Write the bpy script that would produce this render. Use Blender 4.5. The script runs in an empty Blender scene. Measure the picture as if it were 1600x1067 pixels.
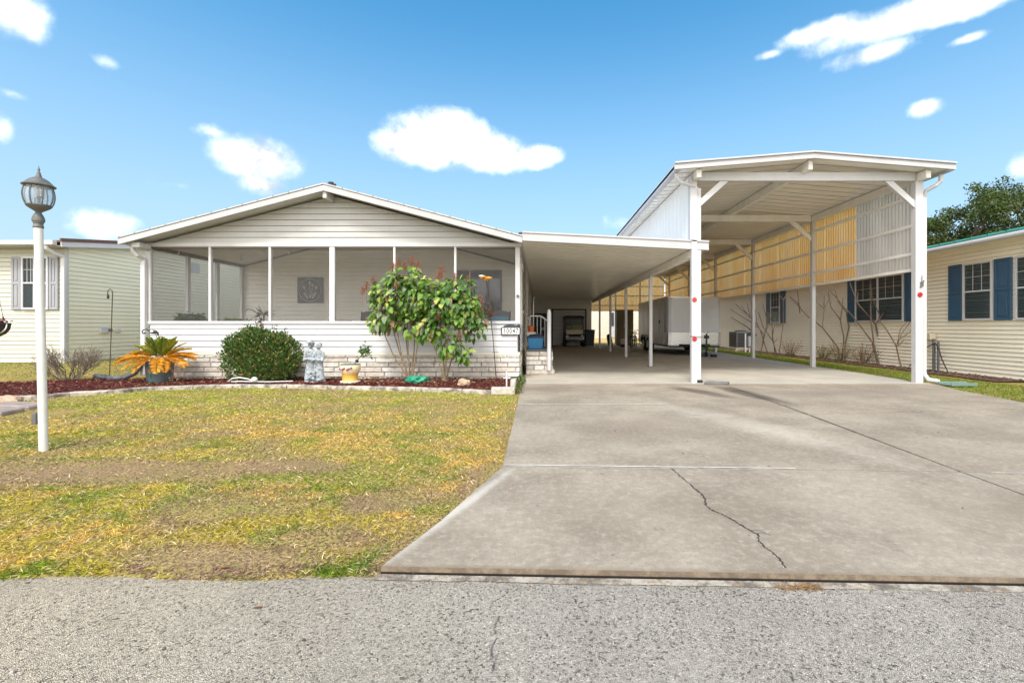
import bpy, bmesh, math, random
import numpy as np
from mathutils import Vector, Matrix
R = math.radians
random.seed(7); rng = np.random.default_rng(7)
sc = bpy.context.scene
col = sc.collection

# ------------------------------------------------------------------ camera
F, H, VX, VY = 711.0, 1.17, 845.0, 510.0
cd = bpy.data.cameras.new('camera'); cam = bpy.data.objects.new('camera', cd); col.objects.link(cam)
cam.location = (0, 0, H); cam.rotation_euler = (R(90), 0, 0)
cd.sensor_width = 36; cd.lens = 36 * F / 1600
cd.shift_x = (800 - VX) / 1600; cd.shift_y = (VY - 533.5) / 1600
cd.clip_start = 0.05; cd.clip_end = 3000
sc.camera = cam

# ------------------------------------------------------------------ world
SUN = Vector((-0.14, -0.56, 0.80)).normalized()
w = bpy.data.worlds.new('World'); sc.world = w; w.use_nodes = True
nt = w.node_tree; nt.nodes.clear()
def wn(t, **k):
    n = nt.nodes.new(t)
    for a, b in k.items(): setattr(n, a, b)
    return n
def wm(op, a, b=None, c=None, clamp=False):
    n = wn('ShaderNodeMath', operation=op); n.use_clamp = clamp
    for i, v in enumerate((a, b, c)):
        if v is None: continue
        if isinstance(v, (int, float)): n.inputs[i].default_value = v
        else: nt.links.new(v, n.inputs[i])
    return n.outputs[0]
sky = wn('ShaderNodeTexSky', sky_type='NISHITA'); sky.sun_disc = False
sky.sun_elevation = math.asin(SUN.z); sky.sun_rotation = math.atan2(SUN.x, SUN.y)
sky.air_density = 1.0; sky.dust_density = 0.6; sky.ozone_density = 1.6
hs = wn('ShaderNodeHueSaturation'); hs.inputs['Saturation'].default_value = 1.33; hs.inputs['Hue'].default_value = 0.484; hs.inputs['Value'].default_value = 0.95
nt.links.new(sky.outputs[0], hs.inputs['Color'])
tc = wn('ShaderNodeTexCoord'); sx = wn('ShaderNodeSeparateXYZ'); nt.links.new(tc.outputs['Generated'], sx.inputs[0])
az = wm('ARCTAN2', sx.outputs[0], sx.outputs[1]); el = wm('ARCSINE', sx.outputs[2])
def cloud_noise(scale, detail, rough=0.55):
    n = wn('ShaderNodeTexNoise'); n.inputs['Scale'].default_value = scale; n.inputs['Detail'].default_value = detail
    n.inputs['Roughness'].default_value = rough
    nt.links.new(tc.outputs['Generated'], n.inputs['Vector']); return n
n1 = cloud_noise(8, 8, .6); n2 = cloud_noise(34, 8, .62)
nz = wm('ADD', wm('MULTIPLY', wm('SUBTRACT', n1.outputs[0], 0.5), 1.15), wm('MULTIPLY', wm('SUBTRACT', n2.outputs[0], 0.5), 0.62))
# cloud puffs: azimuth, elevation, half widths in degrees, weight
def ae(px, py, rx, ry):
    u, v = (px - VX) / F, (VY - py) / F
    a = math.atan2(u, 1); e = math.atan2(v, math.hypot(u, 1))
    return a, e, rx / F / (1 + u * u), ry / F / (1 + u * u + v * v) ** .5 * 1.0
puffs = [(22, 18, 70, 44, 1), (45, 45, 40, 22, .8), (690, 218, 95, 44, 1.5), (640, 226, 66, 30, 1.3), (760, 240, 80, 32, 1.3), (835, 244, 50, 20, 1.2), (705, 190, 42, 24, 1.1),
    (400, 248, 76, 38, 1.15), (408, 288, 44, 20, .8), (335, 207, 34, 10, .35), (1400, 34, 150, 30, 1), (1290, 48, 90, 18, .9), (1370, 82, 80, 18, .85), (1510, 12, 110, 20, .95),
    (1445, 168, 34, 15, .85), (1510, 62, 38, 9, .7), (1202, 86, 26, 8, .6), (4, 200, 22, 26, .7), (160, 352, 62, 26, .75), (1592, 262, 30, 26, .6), (163, 97, 26, 10, .3),
    (280, 290, 40, 10, .25), (990, 350, 60, 14, .25), (20, 146, 30, 9, .3),
    (-500, 100, 240, 80, 1), (2300, 200, 300, 90, 1)]
acc = None
for px, py, rx, ry, wt in puffs:
    a, e, ra, re = ae(px, py, rx, ry)
    d = wm('SQRT', wm('ADD', wm('POWER', wm('ABSOLUTE', wm('DIVIDE', wm('SUBTRACT', az, a), ra)), 2.0), wm('POWER', wm('ABSOLUTE', wm('DIVIDE', wm('SUBTRACT', el, e), re)), 2.0)))
    f = wm('MULTIPLY', wm('SUBTRACT', 1.10, d), wt)
    acc = f if acc is None else wm('SMOOTH_MAX', acc, f, 0.25)
back = wm('MULTIPLY', wm('SUBTRACT', wm('SUBTRACT', wm('MULTIPLY', wm('MAXIMUM', sx.outputs[0], 0.0), 0.62), 0.44), sx.outputs[1]), 3.2, clamp=True)  # unseen cloud cover behind and right of the camera, added as fill light
back = wm('MAXIMUM', back, wm('MULTIPLY', wm('SUBTRACT', -0.05, sx.outputs[1]), 3.2, clamp=True))
acc = wm('MAXIMUM', acc, wm('SUBTRACT', wm('MULTIPLY', back, 1.4), 0.55))
cm = wm('ADD', acc, nz)
mr = wn('ShaderNodeMapRange', interpolation_type='SMOOTHSTEP'); mr.inputs[1].default_value = 0.02; mr.inputs[2].default_value = 1.15
mr.inputs[4].default_value = 0.97
nt.links.new(cm, mr.inputs[0])
CLOUD = (12.0, 11.4, 10.6, 1)
mx = wn('ShaderNodeMix', data_type='RGBA'); nt.links.new(mr.outputs[0], mx.inputs[0])
hz = wn('ShaderNodeMapRange', interpolation_type='SMOOTHSTEP'); nt.links.new(el, hz.inputs[0]); hz.inputs[1].default_value = 0.0; hz.inputs[2].default_value = 0.66; hz.inputs[3].default_value = 0.85; hz.inputs[4].default_value = 0.0
hm = wn('ShaderNodeMix', data_type='RGBA'); nt.links.new(hz.outputs[0], hm.inputs[0]); nt.links.new(hs.outputs[0], hm.inputs[6]); hm.inputs[7].default_value = (2.05, 2.65, 3.2, 1)
nt.links.new(hm.outputs[2], mx.inputs[6]); cs = wn('ShaderNodeMix', data_type='RGBA'); n3 = cloud_noise(14, 6, .6)
c3 = wn('ShaderNodeMapRange', interpolation_type='SMOOTHSTEP'); nt.links.new(n3.outputs[0], c3.inputs[0]); c3.inputs[1].default_value = .34; c3.inputs[2].default_value = .74
cfr = wm('MULTIPLY', c3.outputs[0], wm('SUBTRACT', 1.0, wm('MULTIPLY', back, 1.0, clamp=True)))
nt.links.new(cfr, cs.inputs[0]); cs.inputs[6].default_value = CLOUD; cs.inputs[7].default_value = (2.6, 2.75, 2.95, 1)
nt.links.new(cs.outputs[2], mx.inputs[7])
bg = wn('ShaderNodeBackground'); bg.inputs[1].default_value = 0.14; nt.links.new(mx.outputs[2], bg.inputs[0])
wo = wn('ShaderNodeOutputWorld'); nt.links.new(bg.outputs[0], wo.inputs[0])

# ------------------------------------------------------------------ sun and exposure
sl = bpy.data.lights.new('sun', 'SUN'); so = bpy.data.objects.new('sun', sl); col.objects.link(so)
sl.energy = 2.0; sl.angle = R(14); sl.color = (1, .95, .87)
so.rotation_euler = SUN.to_track_quat('Z', 'Y').to_euler(); so.location = (-20, -20, 30)
sc.view_settings.view_transform = 'Standard'; sc.view_settings.look = 'None'
sc.view_settings.exposure = 1.0; sc.view_settings.gamma = 1
sc.cycles.max_bounces = 12; sc.cycles.diffuse_bounces = 9; sc.cycles.transmission_bounces = 8; sc.cycles.transparent_max_bounces = 16

# ------------------------------------------------------------------ helpers
ORG = {}
class MB:
    def __init__(s): s.v = []; s.f = []; s.c = []; s.cur = None
    def add(s, vs, fs):
        b = len(s.v); s.v += [tuple(p) for p in vs]; s.f += [tuple(b + i for i in f) for f in fs]
        s.c += [s.cur] * len(fs)
    def box(s, x0, y0, z0, x1, y1, z1):
        x0, x1 = min(x0, x1), max(x0, x1); y0, y1 = min(y0, y1), max(y0, y1); z0, z1 = min(z0, z1), max(z0, z1)
        s.add([(x0,y0,z0),(x1,y0,z0),(x1,y1,z0),(x0,y1,z0),(x0,y0,z1),(x1,y0,z1),(x1,y1,z1),(x0,y1,z1)],
              [(0,3,2,1),(4,5,6,7),(0,1,5,4),(1,2,6,5),(2,3,7,6),(3,0,4,7)]); return s
    def bar(s, p, q, wd, ht, up=(0,0,1)):
        p, q = Vector(p), Vector(q); d = (q - p).normalized(); up = Vector(up)
        a = d.cross(up)
        if a.length < 1e-4: a = d.cross(Vector((1,0,0)))
        a.normalize(); b = a.cross(d).normalized()
        vs = []
        for o in (p, q):
            for i, j in ((-1,-1),(1,-1),(1,1),(-1,1)): vs.append(o + a * wd / 2 * i + b * ht / 2 * j)
        s.add(vs, [(0,3,2,1),(4,5,6,7),(0,1,5,4),(1,2,6,5),(2,3,7,6),(3,0,4,7)]); return s
    def tube(s, pts, r, n=8, cap=True):
        pts = [Vector(p) for p in pts]; rs = r if isinstance(r, (list, tuple)) else [r] * len(pts)
        vs = []; ref = None
        for i, p in enumerate(pts):
            d = (pts[min(i+1, len(pts)-1)] - pts[max(i-1, 0)])
            d = d.normalized() if d.length > 1e-9 else Vector((0,0,1))
            if ref is None:
                ref = d.orthogonal().normalized()
            a = (ref - d * ref.dot(d)).normalized(); ref = a; b = d.cross(a)
            for k in range(n):
                t = 2 * math.pi * k / n; vs.append(p + (a * math.cos(t) + b * math.sin(t)) * rs[i])
        fs = []
        for i in range(len(pts) - 1):
            for k in range(n):
                fs.append((i*n+k, i*n+(k+1)%n, (i+1)*n+(k+1)%n, (i+1)*n+k))
        if cap: fs.append(tuple(range(n))[::-1]); fs.append(tuple((len(pts)-1)*n + k for k in range(n)))
        s.add(vs, fs); return s
    def lathe(s, prof, c=(0,0,0), n=24, sx=1, sy=1, M=None):
        vs = []; c = Vector(c)
        for r, z in prof:
            for k in range(n):
                t = 2 * math.pi * k / n; p = Vector((r * sx * math.cos(t), r * sy * math.sin(t), z))
                if M is not None: p = M @ p
                vs.append(c + p)
        fs = [(i*n+k, i*n+(k+1)%n, (i+1)*n+(k+1)%n, (i+1)*n+k) for i in range(len(prof)-1) for k in range(n)]
        fs.append(tuple(range(n))[::-1]); fs.append(tuple((len(prof)-1)*n + k for k in range(n)))
        s.add(vs, fs); return s
    def ball(s, c, r, n=12, m=8, sc3=(1,1,1), M=None):
        prof = [(max(1e-4, r * math.sin(math.pi * i / m)), -r * math.cos(math.pi * i / m) * sc3[2]) for i in range(m + 1)]
        return s.lathe(prof, c, n, sc3[0], sc3[1], M)
    def prism(s, poly, a, b, f):
        n = len(poly); vs = [f(u, v, a) for u, v in poly] + [f(u, v, b) for u, v in poly]
        s.add(vs, [tuple(range(n))[::-1], tuple(range(n, 2*n))] + [(i, (i+1)%n, n+(i+1)%n, n+i) for i in range(n)]); return s
    def build(s, name, m, parent=None, smooth=False, bevel=0, kind=None, label=None, cat=None, group=None, seg=1):
        me = bpy.data.meshes.new(name)
        o0 = ORG.get(parent.name, Vector()) if parent else Vector()
        me.from_pydata([(p[0]-o0[0], p[1]-o0[1], p[2]-o0[2]) for p in s.v], [], s.f)
        bm = bmesh.new(); bm.from_mesh(me); bmesh.ops.recalc_face_normals(bm, faces=bm.faces); bm.to_mesh(me); bm.free()
        if any(c is not None for c in s.c):
            at = me.attributes.new('Col', 'FLOAT_COLOR', 'FACE')
            arr = []
            for c in s.c: arr += list((c or (1,1,1))[:3]) + [1]
            at.data.foreach_set('color', arr)
        me.materials.append(m)
        if smooth:
            for p in me.polygons: p.use_smooth = True
        o = bpy.data.objects.new(name, me); col.objects.link(o)
        if smooth: 
            try: me.set_sharp_from_angle(angle=R(40))
            except Exception: pass
        if bevel:
            b = o.modifiers.new('bevel', 'BEVEL'); b.width = bevel; b.segments = seg; b.limit_method = 'ANGLE'
        if parent: o.parent = parent; ORG[o.name] = o0
        tag(o, label, cat, group, kind); return o
def tag(o, label=None, cat=None, group=None, kind=None):
    if label: o['label'] = label
    if cat: o['category'] = cat
    if group: o['group'] = group
    if kind: o['kind'] = kind
    return o
def thing(name, label, cat, loc=(0,0,0), group=None):
    o = bpy.data.objects.new(name, None); col.objects.link(o); o.location = loc; o.empty_display_size = .1
    ORG[o.name] = Vector(loc); tag(o, label, cat, group); return o

def fast_mesh(name, V, faces_n, idx, m, colors=None, parent=None, **tk):
    """V (N,3), faces_n: list of loop counts, idx: flat loop indices, colors (N,3) per vertex"""
    o0 = ORG.get(parent.name, Vector()) if parent else Vector()
    V = V - np.array([o0[0], o0[1], o0[2]])
    me = bpy.data.meshes.new(name)
    me.vertices.add(len(V)); me.vertices.foreach_set('co', V.astype(np.float32).ravel())
    me.loops.add(len(idx)); me.loops.foreach_set('vertex_index', np.asarray(idx, dtype=np.int32))
    faces_n = np.asarray(faces_n, dtype=np.int32)
    me.polygons.add(len(faces_n)); st = np.concatenate([[0], np.cumsum(faces_n)[:-1]]).astype(np.int32)
    me.polygons.foreach_set('loop_start', st)
    me.update(calc_edges=True)
    if colors is not None:
        at = me.attributes.new('Col', 'FLOAT_COLOR', 'POINT')
        at.data.foreach_set('color', np.concatenate([colors, np.ones((len(colors), 1))], 1).astype(np.float32).ravel())
    me.materials.append(m)
    o = bpy.data.objects.new(name, me); col.objects.link(o)
    if parent: o.parent = parent; ORG[o.name] = o0
    tag(o, tk.get('label'), tk.get('cat'), tk.get('group'), tk.get('kind')); return o

LEAF = (np.array([(0,0,0),(.3,.32,.05),(.72,.3,.02),(1,0,-.1),(.72,-.3,.02),(.3,-.32,.05),(.35,0,-.04)]), [(0,6,1),(6,2,1),(6,3,2),(6,4,3),(6,5,4),(6,0,5)])
LEAFR = (np.array([(0,0,0),(.12,.42,.06),(.5,.52,.04),(.85,.3,-.04),(1.05,0,-.16),(.85,-.3,-.04),(.5,-.52,.04),(.12,-.42,.06),(.45,0,-.06)]), [(8,0,7),(8,1,0),(8,2,1),(8,3,2),(8,4,3),(8,5,4),(8,6,5),(8,7,6)])
LEAFS = (np.array([(0,0,0),(.5,.25,.04),(1,0,-.06),(.5,-.25,.04)]), [(0,2,1),(0,3,2)])
BLADE = (np.array([(0,.5,0),(0,-.5,0),(.55,.38,.0),(.55,-.38,0),(1,0,0)]), [(0,1,3,2),(2,3,4)])
def instance(tmpl, P, A, N, L, W, C, bend=0):
    """place the template at P, length axis A, normal hint N; L, W sizes; C colours"""
    T, fs = tmpl; n = len(P)
    A = A / np.linalg.norm(A, axis=1, keepdims=True)
    B = np.cross(N, A); B /= np.maximum(np.linalg.norm(B, axis=1, keepdims=True), 1e-6)
    Nn = np.cross(A, B)
    L = np.broadcast_to(L, (n,)); W = np.broadcast_to(W, (n,))
    V = P[:, None] + A[:, None] * (T[None, :, 0:1] * L[:, None, None]) + B[:, None] * (T[None, :, 1:2] * W[:, None, None]) + Nn[:, None] * (T[None, :, 2:3] * L[:, None, None])
    if bend is not 0: V[:, :, 2] -= (T[None, :, 0] ** 2) * np.broadcast_to(bend, (n,))[:, None]
    k = len(T); Cv = np.repeat(C, k, axis=0)
    fn = np.tile([len(f) for f in fs], n); flat = np.concatenate([np.array(f) for f in fs])
    idx = (np.arange(n)[:, None] * k + flat[None]).ravel()
    return V.reshape(-1, 3), fn, idx, Cv
def join_inst(parts):
    Vs, Fn, Ix, Cs = [], [], [], []; b = 0
    for V, fn, ix, C in parts:
        Vs.append(V); Fn.append(fn); Ix.append(ix + b); Cs.append(C); b += len(V)
    return np.concatenate(Vs), np.concatenate(Fn), np.concatenate(Ix), np.concatenate(Cs)
def rdir(n, zmin=-1, zmax=1):
    z = rng.uniform(zmin, zmax, n); t = rng.uniform(0, 2*np.pi, n); r = np.sqrt(1 - z*z)
    return np.stack([r*np.cos(t), r*np.sin(t), z], 1)
_g = np.random.default_rng(3).random((256, 256))
def vn(x, y):
    xi = np.floor(x).astype(int); yi = np.floor(y).astype(int); fx = x - xi; fy = y - yi
    fx = fx*fx*(3-2*fx); fy = fy*fy*(3-2*fy)
    a = _g[xi & 255, yi & 255]; b = _g[(xi+1) & 255, yi & 255]; c = _g[xi & 255, (yi+1) & 255]; d = _g[(xi+1) & 255, (yi+1) & 255]
    return (a*(1-fx)+b*fx)*(1-fy) + (c*(1-fx)+d*fx)*fy
def fbm(x, y, o=4):
    s = 0; a = .5; t = 0
    for i in range(o): s = s + a * vn(x * 2**i + 17*i, y * 2**i + 5*i); t += a; a *= .5
    return s / t

# ------------------------------------------------------------------ materials
def mat(name, base, rough=.6, metal=0, var=0.0, vscale=3, bump=0, bscale=40, spec=.5, col2=None, attr=False, dirt=0, stretch=(1,1,1), coat=0, contrast=(.35,.65)):
    m = bpy.data.materials.new(name); m.use_nodes = True; t = m.node_tree; n = t.nodes; l = t.links
    b = n['Principled BSDF']; b.inputs['Roughness'].default_value = rough; b.inputs['Metallic'].default_value = metal
    b.inputs['Specular IOR Level'].default_value = spec; b.inputs['Base Color'].default_value = (*base, 1)
    b.inputs['Coat Weight'].default_value = coat
    tcn = n.new('ShaderNodeTexCoord'); mp = n.new('ShaderNodeMapping'); mp.inputs['Scale'].default_value = stretch
    l.new(tcn.outputs['Object'], mp.inputs[0]); vec = mp.outputs[0]
    cur = None
    if attr:
        a = n.new('ShaderNodeAttribute'); a.attribute_name = 'Col'; cur = a.outputs['Color']
    if var or col2:
        nz = n.new('ShaderNodeTexNoise'); nz.inputs['Scale'].default_value = vscale; nz.inputs['Detail'].default_value = 6; l.new(vec, nz.inputs['Vector'])
        r = n.new('ShaderNodeMapRange'); r.inputs[1].default_value = contrast[0]; r.inputs[2].default_value = contrast[1]; l.new(nz.outputs[0], r.inputs[0])
        mxn = n.new('ShaderNodeMix'); mxn.data_type = 'RGBA'; l.new(r.outputs[0], mxn.inputs[0])
        if cur is not None:
            mu = n.new('ShaderNodeMix'); mu.data_type = 'RGBA'; mu.blend_type = 'MULTIPLY'; mu.inputs[0].default_value = 1
            l.new(cur, mu.inputs[6]); g = 1 - var; mu.inputs[7].default_value = (g, g, g, 1)
            l.new(cur, mxn.inputs[6]); l.new(mu.outputs[2], mxn.inputs[7])
        else:
            c2 = col2 or tuple(c * (1 - var) for c in base)
            mxn.inputs[6].default_value = (*base, 1); mxn.inputs[7].default_value = (*c2, 1)
        cur = mxn.outputs[2]
    if dirt:
        nz2 = n.new('ShaderNodeTexNoise'); nz2.inputs['Scale'].default_value = .9; nz2.inputs['Detail'].default_value = 8; nz2.inputs['Roughness'].default_value = .7
        mp2 = n.new('ShaderNodeMapping'); mp2.inputs['Scale'].default_value = (3, 3, .6); l.new(tcn.outputs['Object'], mp2.inputs[0]); l.new(mp2.outputs[0], nz2.inputs['Vector'])
        r2 = n.new('ShaderNodeMapRange'); r2.inputs[1].default_value = .48; r2.inputs[2].default_value = .78; r2.inputs[4].default_value = dirt; l.new(nz2.outputs[0], r2.inputs[0])
        m3 = n.new('ShaderNodeMix'); m3.data_type = 'RGBA'; l.new(r2.outputs[0], m3.inputs[0]); m3.inputs[7].default_value = (.30, .26, .20, 1)
        if cur is not None: l.new(cur, m3.inputs[6])
        else: m3.inputs[6].default_value = (*base, 1)
        cur = m3.outputs[2]
    if cur is not None: l.new(cur, b.inputs['Base Color'])
    if bump:
        nb = n.new('ShaderNodeTexNoise'); nb.inputs['Scale'].default_value = bscale; nb.inputs['Detail'].default_value = 5; l.new(vec, nb.inputs['Vector'])
        bp = n.new('ShaderNodeBump'); bp.inputs['Strength'].default_value = bump; bp.inputs['Distance'].default_value = .01
        l.new(nb.outputs[0], bp.inputs['Height']); l.new(bp.outputs[0], b.inputs['Normal'])
    return m
def leafmat(name, rough=.5, trans=.3, spec=.35):
    m = bpy.data.materials.new(name); m.use_nodes = True; t = m.node_tree; n = t.nodes; l = t.links
    b = n['Principled BSDF']; b.inputs['Roughness'].default_value = rough; b.inputs['Specular IOR Level'].default_value = spec
    a = n.new('ShaderNodeAttribute'); a.attribute_name = 'Col'; l.new(a.outputs['Color'], b.inputs['Base Color'])
    tr = n.new('ShaderNodeBsdfTranslucent'); l.new(a.outputs['Color'], tr.inputs[0])
    mxs = n.new('ShaderNodeMixShader'); mxs.inputs[0].default_value = trans
    l.new(b.outputs[0], mxs.inputs[1]); l.new(tr.outputs[0], mxs.inputs[2]); l.new(mxs.outputs[0], n['Material Output'].inputs[0])
    return m
M = {}
M['white'] = mat('white_paint', (.56,.56,.575), .45, var=.07, vscale=2, dirt=.16)
M['leftwall'] = mat('lit_white_panel', (.80,.80,.78), .5, var=.05, vscale=1, dirt=.1)  # white lightened to stand in for light missing on the left wall
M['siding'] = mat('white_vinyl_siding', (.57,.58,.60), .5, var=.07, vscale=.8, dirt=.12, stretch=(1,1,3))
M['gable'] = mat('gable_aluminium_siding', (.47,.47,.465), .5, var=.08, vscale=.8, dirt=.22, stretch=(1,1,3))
M['porchwall'] = mat('porch_back_siding', (.84,.82,.78), .55, var=.06)
M['cream'] = mat('cream_vinyl_siding', (.87,.83,.70), .55, var=.06, vscale=.7, dirt=.10, stretch=(1,1,3))
M['green_siding'] = mat('pale_green_vinyl_siding', (.53,.535,.455), .55, var=.07, vscale=.7, dirt=.10, stretch=(1,1,3))
M['fascia'] = mat('fascia_metal', (.44,.44,.46), .4, var=.08, vscale=3, dirt=.18)
M['soffit'] = mat('soffit_pan_metal', (.84,.81,.74), .32, var=.10, vscale=1.2, spec=.6)
M['beam'] = mat('carport_beam_paint', (.82,.80,.76), .5, var=.08, dirt=.2)
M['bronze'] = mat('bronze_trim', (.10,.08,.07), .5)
M['brick'] = mat('split_block_brick', (.6,.57,.53), .85, attr=True, var=.28, vscale=14, bump=1.0, bscale=35)
M['mortar'] = mat('mortar', (.22,.20,.18), .95)
M['glassdark'] = mat('window_glass_dark', (.05,.065,.085), .06, spec=.9)
M['blue_paint'] = mat('blue_shutter_paint', (.035,.095,.17), .5, var=.12)
M['grey_paint'] = mat('grey_shutter_paint', (.30,.31,.34), .5, var=.08)
M['green_roof'] = mat('green_metal_roof', (.02,.20,.17), .4, var=.15)
M['brown_roof'] = mat('brown_shingle', (.16,.085,.065), .9, var=.3, vscale=20)
M['roofmetal'] = mat('roof_metal', (.62,.63,.65), .4, var=.1)
M['black'] = mat('black_plastic', (.02,.02,.022), .5, var=.2)
M['rubber'] = mat('rubber', (.018,.018,.018), .85, var=.2)
M['iron'] = mat('black_iron', (.03,.027,.025), .6, var=.3, vscale=20)
M['rust'] = mat('rusty_iron', (.08,.05,.035), .8, var=.4, vscale=30)
M['chrome'] = mat('steel', (.55,.55,.56), .3, metal=.9)
M['alu'] = mat('aluminium_panel', (.58,.60,.64), .33, metal=.2, var=.06, vscale=1.5, dirt=.1)
M['tread'] = mat('diamond_plate', (.75,.75,.74), .25, metal=.7, bump=.6, bscale=60)
M['red'] = mat('red_reflector', (.42,.004,.015), .3, coat=.5)
M['bluebin'] = mat('blue_plastic', (.02,.17,.36), .4, var=.15)
M['navy'] = mat('navy_plastic', (.02,.035,.06), .5)
M['tealpot'] = mat('grey_teal_plastic_pot', (.085,.12,.135), .55, var=.25, vscale=6)
M['cork'] = mat('light_trim', (.7,.66,.58), .6)
M['beige'] = mat('cart_body_beige', (.80,.73,.54), .35)
M['orange'] = mat('orange_plastic', (.55,.13,.03), .5)
M['stone'] = mat('pale_stone_kerb', (.48,.43,.36), .9, var=.75, vscale=9, bump=.6, bscale=40)
M['rock'] = mat('tan_rock', (.50,.36,.25), .9, var=.4, vscale=12, bump=.8, bscale=20)
M['flag'] = mat('flagstone', (.33,.27,.24), .9, var=.35, vscale=8, bump=.5, bscale=25)
M['statue'] = mat('weathered_blue_grey_statue', (.40,.45,.49), .85, var=.62, vscale=22, bump=1.0, bscale=60)
M['bark'] = mat('bark', (.17,.12,.085), .9, var=.4, vscale=25, bump=.8, bscale=50)
M['bark_pale'] = mat('pale_bark', (.26,.185,.12), .9, var=.4, vscale=25, bump=.6, bscale=50)
M['twig'] = mat('twig_grey', (.21,.165,.13), .9, var=.4, vscale=20)
M['leaf'] = leafmat('leaves'); M['dryleaf'] = leafmat('dry_fronds', .7, .35); M['grass'] = leafmat('grass_blades', .9, .3, .0)
M['flower'] = mat('orange_glass', (.75,.33,.05), .25)
M['greenplastic'] = mat('green_hose_cover', (.01,.26,.15), .4, var=.3, vscale=15)
M['dkgrey'] = mat('dark_grey', (.10,.105,.11), .6, var=.2)
M['lampmetal'] = mat('lamp_painted_metal', (.13,.13,.122), .55, var=.3, vscale=14, dirt=.25)
M['postpaint'] = mat('lamp_post_paint', (.66,.65,.62), .5, var=.12, vscale=6, dirt=.35)
M['corrpipe'] = mat('corrugated_pipe_grey', (.13,.135,.15), .6, var=.6, vscale=9)
def glass(name, tint=(.9,.95,.95), a=.25, rough=.03):
    m = bpy.data.materials.new(name); m.use_nodes = True; n = m.node_tree.nodes; l = m.node_tree.links
    b = n['Principled BSDF']; b.inputs['Base Color'].default_value = (*tint, 1); b.inputs['Roughness'].default_value = rough
    t = n.new('ShaderNodeBsdfTransparent'); t.inputs[0].default_value = (*tint, 1)
    ms = n.new('ShaderNodeMixShader'); ms.inputs[0].default_value = a
    l.new(t.outputs[0], ms.inputs[1]); l.new(b.outputs[0], ms.inputs[2]); l.new(ms.outputs[0], n['Material Output'].inputs[0]); return m
M['glass'] = glass('clear_glass', (.03,.04,.05), .30)
for nd in M['glass'].node_tree.nodes:
    if nd.type == 'BSDF_TRANSPARENT': nd.inputs[0].default_value = (.80,.86,.86,1)
M['lampglass'] = glass('lamp_glass', (.8,.85,.88), .22)
M['screen'] = glass('insect_screen', (.13,.13,.135), .15, .8)
for nd in M['screen'].node_tree.nodes:
    if nd.type == 'BSDF_TRANSPARENT': nd.inputs[0].default_value = (.97,.97,.97,1)
def translucent(name, c, c2, tr=.6):
    m = bpy.data.materials.new(name); m.use_nodes = True; n = m.node_tree.nodes; l = m.node_tree.links
    b = n['Principled BSDF']; b.inputs['Roughness'].default_value = .5
    tcn = n.new('ShaderNodeTexCoord'); nz = n.new('ShaderNodeTexNoise'); nz.inputs['Scale'].default_value = 1.2; nz.inputs['Detail'].default_value = 5
    mp = n.new('ShaderNodeMapping'); mp.inputs['Scale'].default_value = (1.5,1.5,.4); l.new(tcn.outputs['Object'], mp.inputs[0]); l.new(mp.outputs[0], nz.inputs['Vector'])
    r = n.new('ShaderNodeMapRange'); r.inputs[1].default_value = .35; r.inputs[2].default_value = .65; l.new(nz.outputs[0], r.inputs[0])
    x = n.new('ShaderNodeMix'); x.data_type = 'RGBA'; x.inputs[6].default_value = (*c,1); x.inputs[7].default_value = (*c2,1); l.new(r.outputs[0], x.inputs[0])
    l.new(x.outputs[2], b.inputs['Base Color'])
    t = n.new('ShaderNodeBsdfTranslucent'); l.new(x.outputs[2], t.inputs[0])
    ms = n.new('ShaderNodeMixShader'); ms.inputs[0].default_value = tr
    l.new(b.outputs[0], ms.inputs[1]); l.new(t.outputs[0], ms.inputs[2]); l.new(ms.outputs[0], n['Material Output'].inputs[0]); return m
M['yellowpanel'] = translucent('aged_yellow_fibreglass', (.96,.66,.31), (.93,.54,.18), .87)
M['clearpanel'] = translucent('new_clear_fibreglass', (.74,.67,.60), (.60,.54,.49), .6)

# ------------------------------------------------------------------ terrain
def ss(a, b, x): 
    t = np.clip((x - a) / (b - a), 0, 1); return t*t*(3-2*t)
def gz(x, y):
    x = np.asarray(x, float); y = np.asarray(y, float)
    return -.02 + .25 * ss(-8.6, -11.4, x) * ss(8.2, 11.4, y) - .07 * ss(2.3, 1.9, y) + .012 * (fbm(x*1.3+50, y*1.3+50, 2) - .5) * ss(2.2, 2.8, y)
EDGE = [(-.78, 2.22), (-.60, 2.75), (-.32, 3.82), (-.335, 5.4), (-.35, 6.8), (-.385, 9.1), (-.385, 9.9)]
def edge_x(y): return np.interp(y, [p[1] for p in EDGE], [p[0] for p in EDGE])
KERB = [(-10.5, 7.2), (-8.6, 7.3), (-8.15, 7.4), (-8.0, 7.8), (-7.55, 8.05), (-7.4, 8.42), (-7.08, 8.52), (-6.15, 8.86), (-5.0, 8.8), (-4.2, 8.67), (-3.15, 8.52), (-2.1, 8.35), (-1.25, 8.13), (-.86, 8.0)]
KX = [p[0] for p in KERB]; KY = [p[1] for p in KERB]
def kerb_y(x): return np.interp(x, KX, KY)
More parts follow.
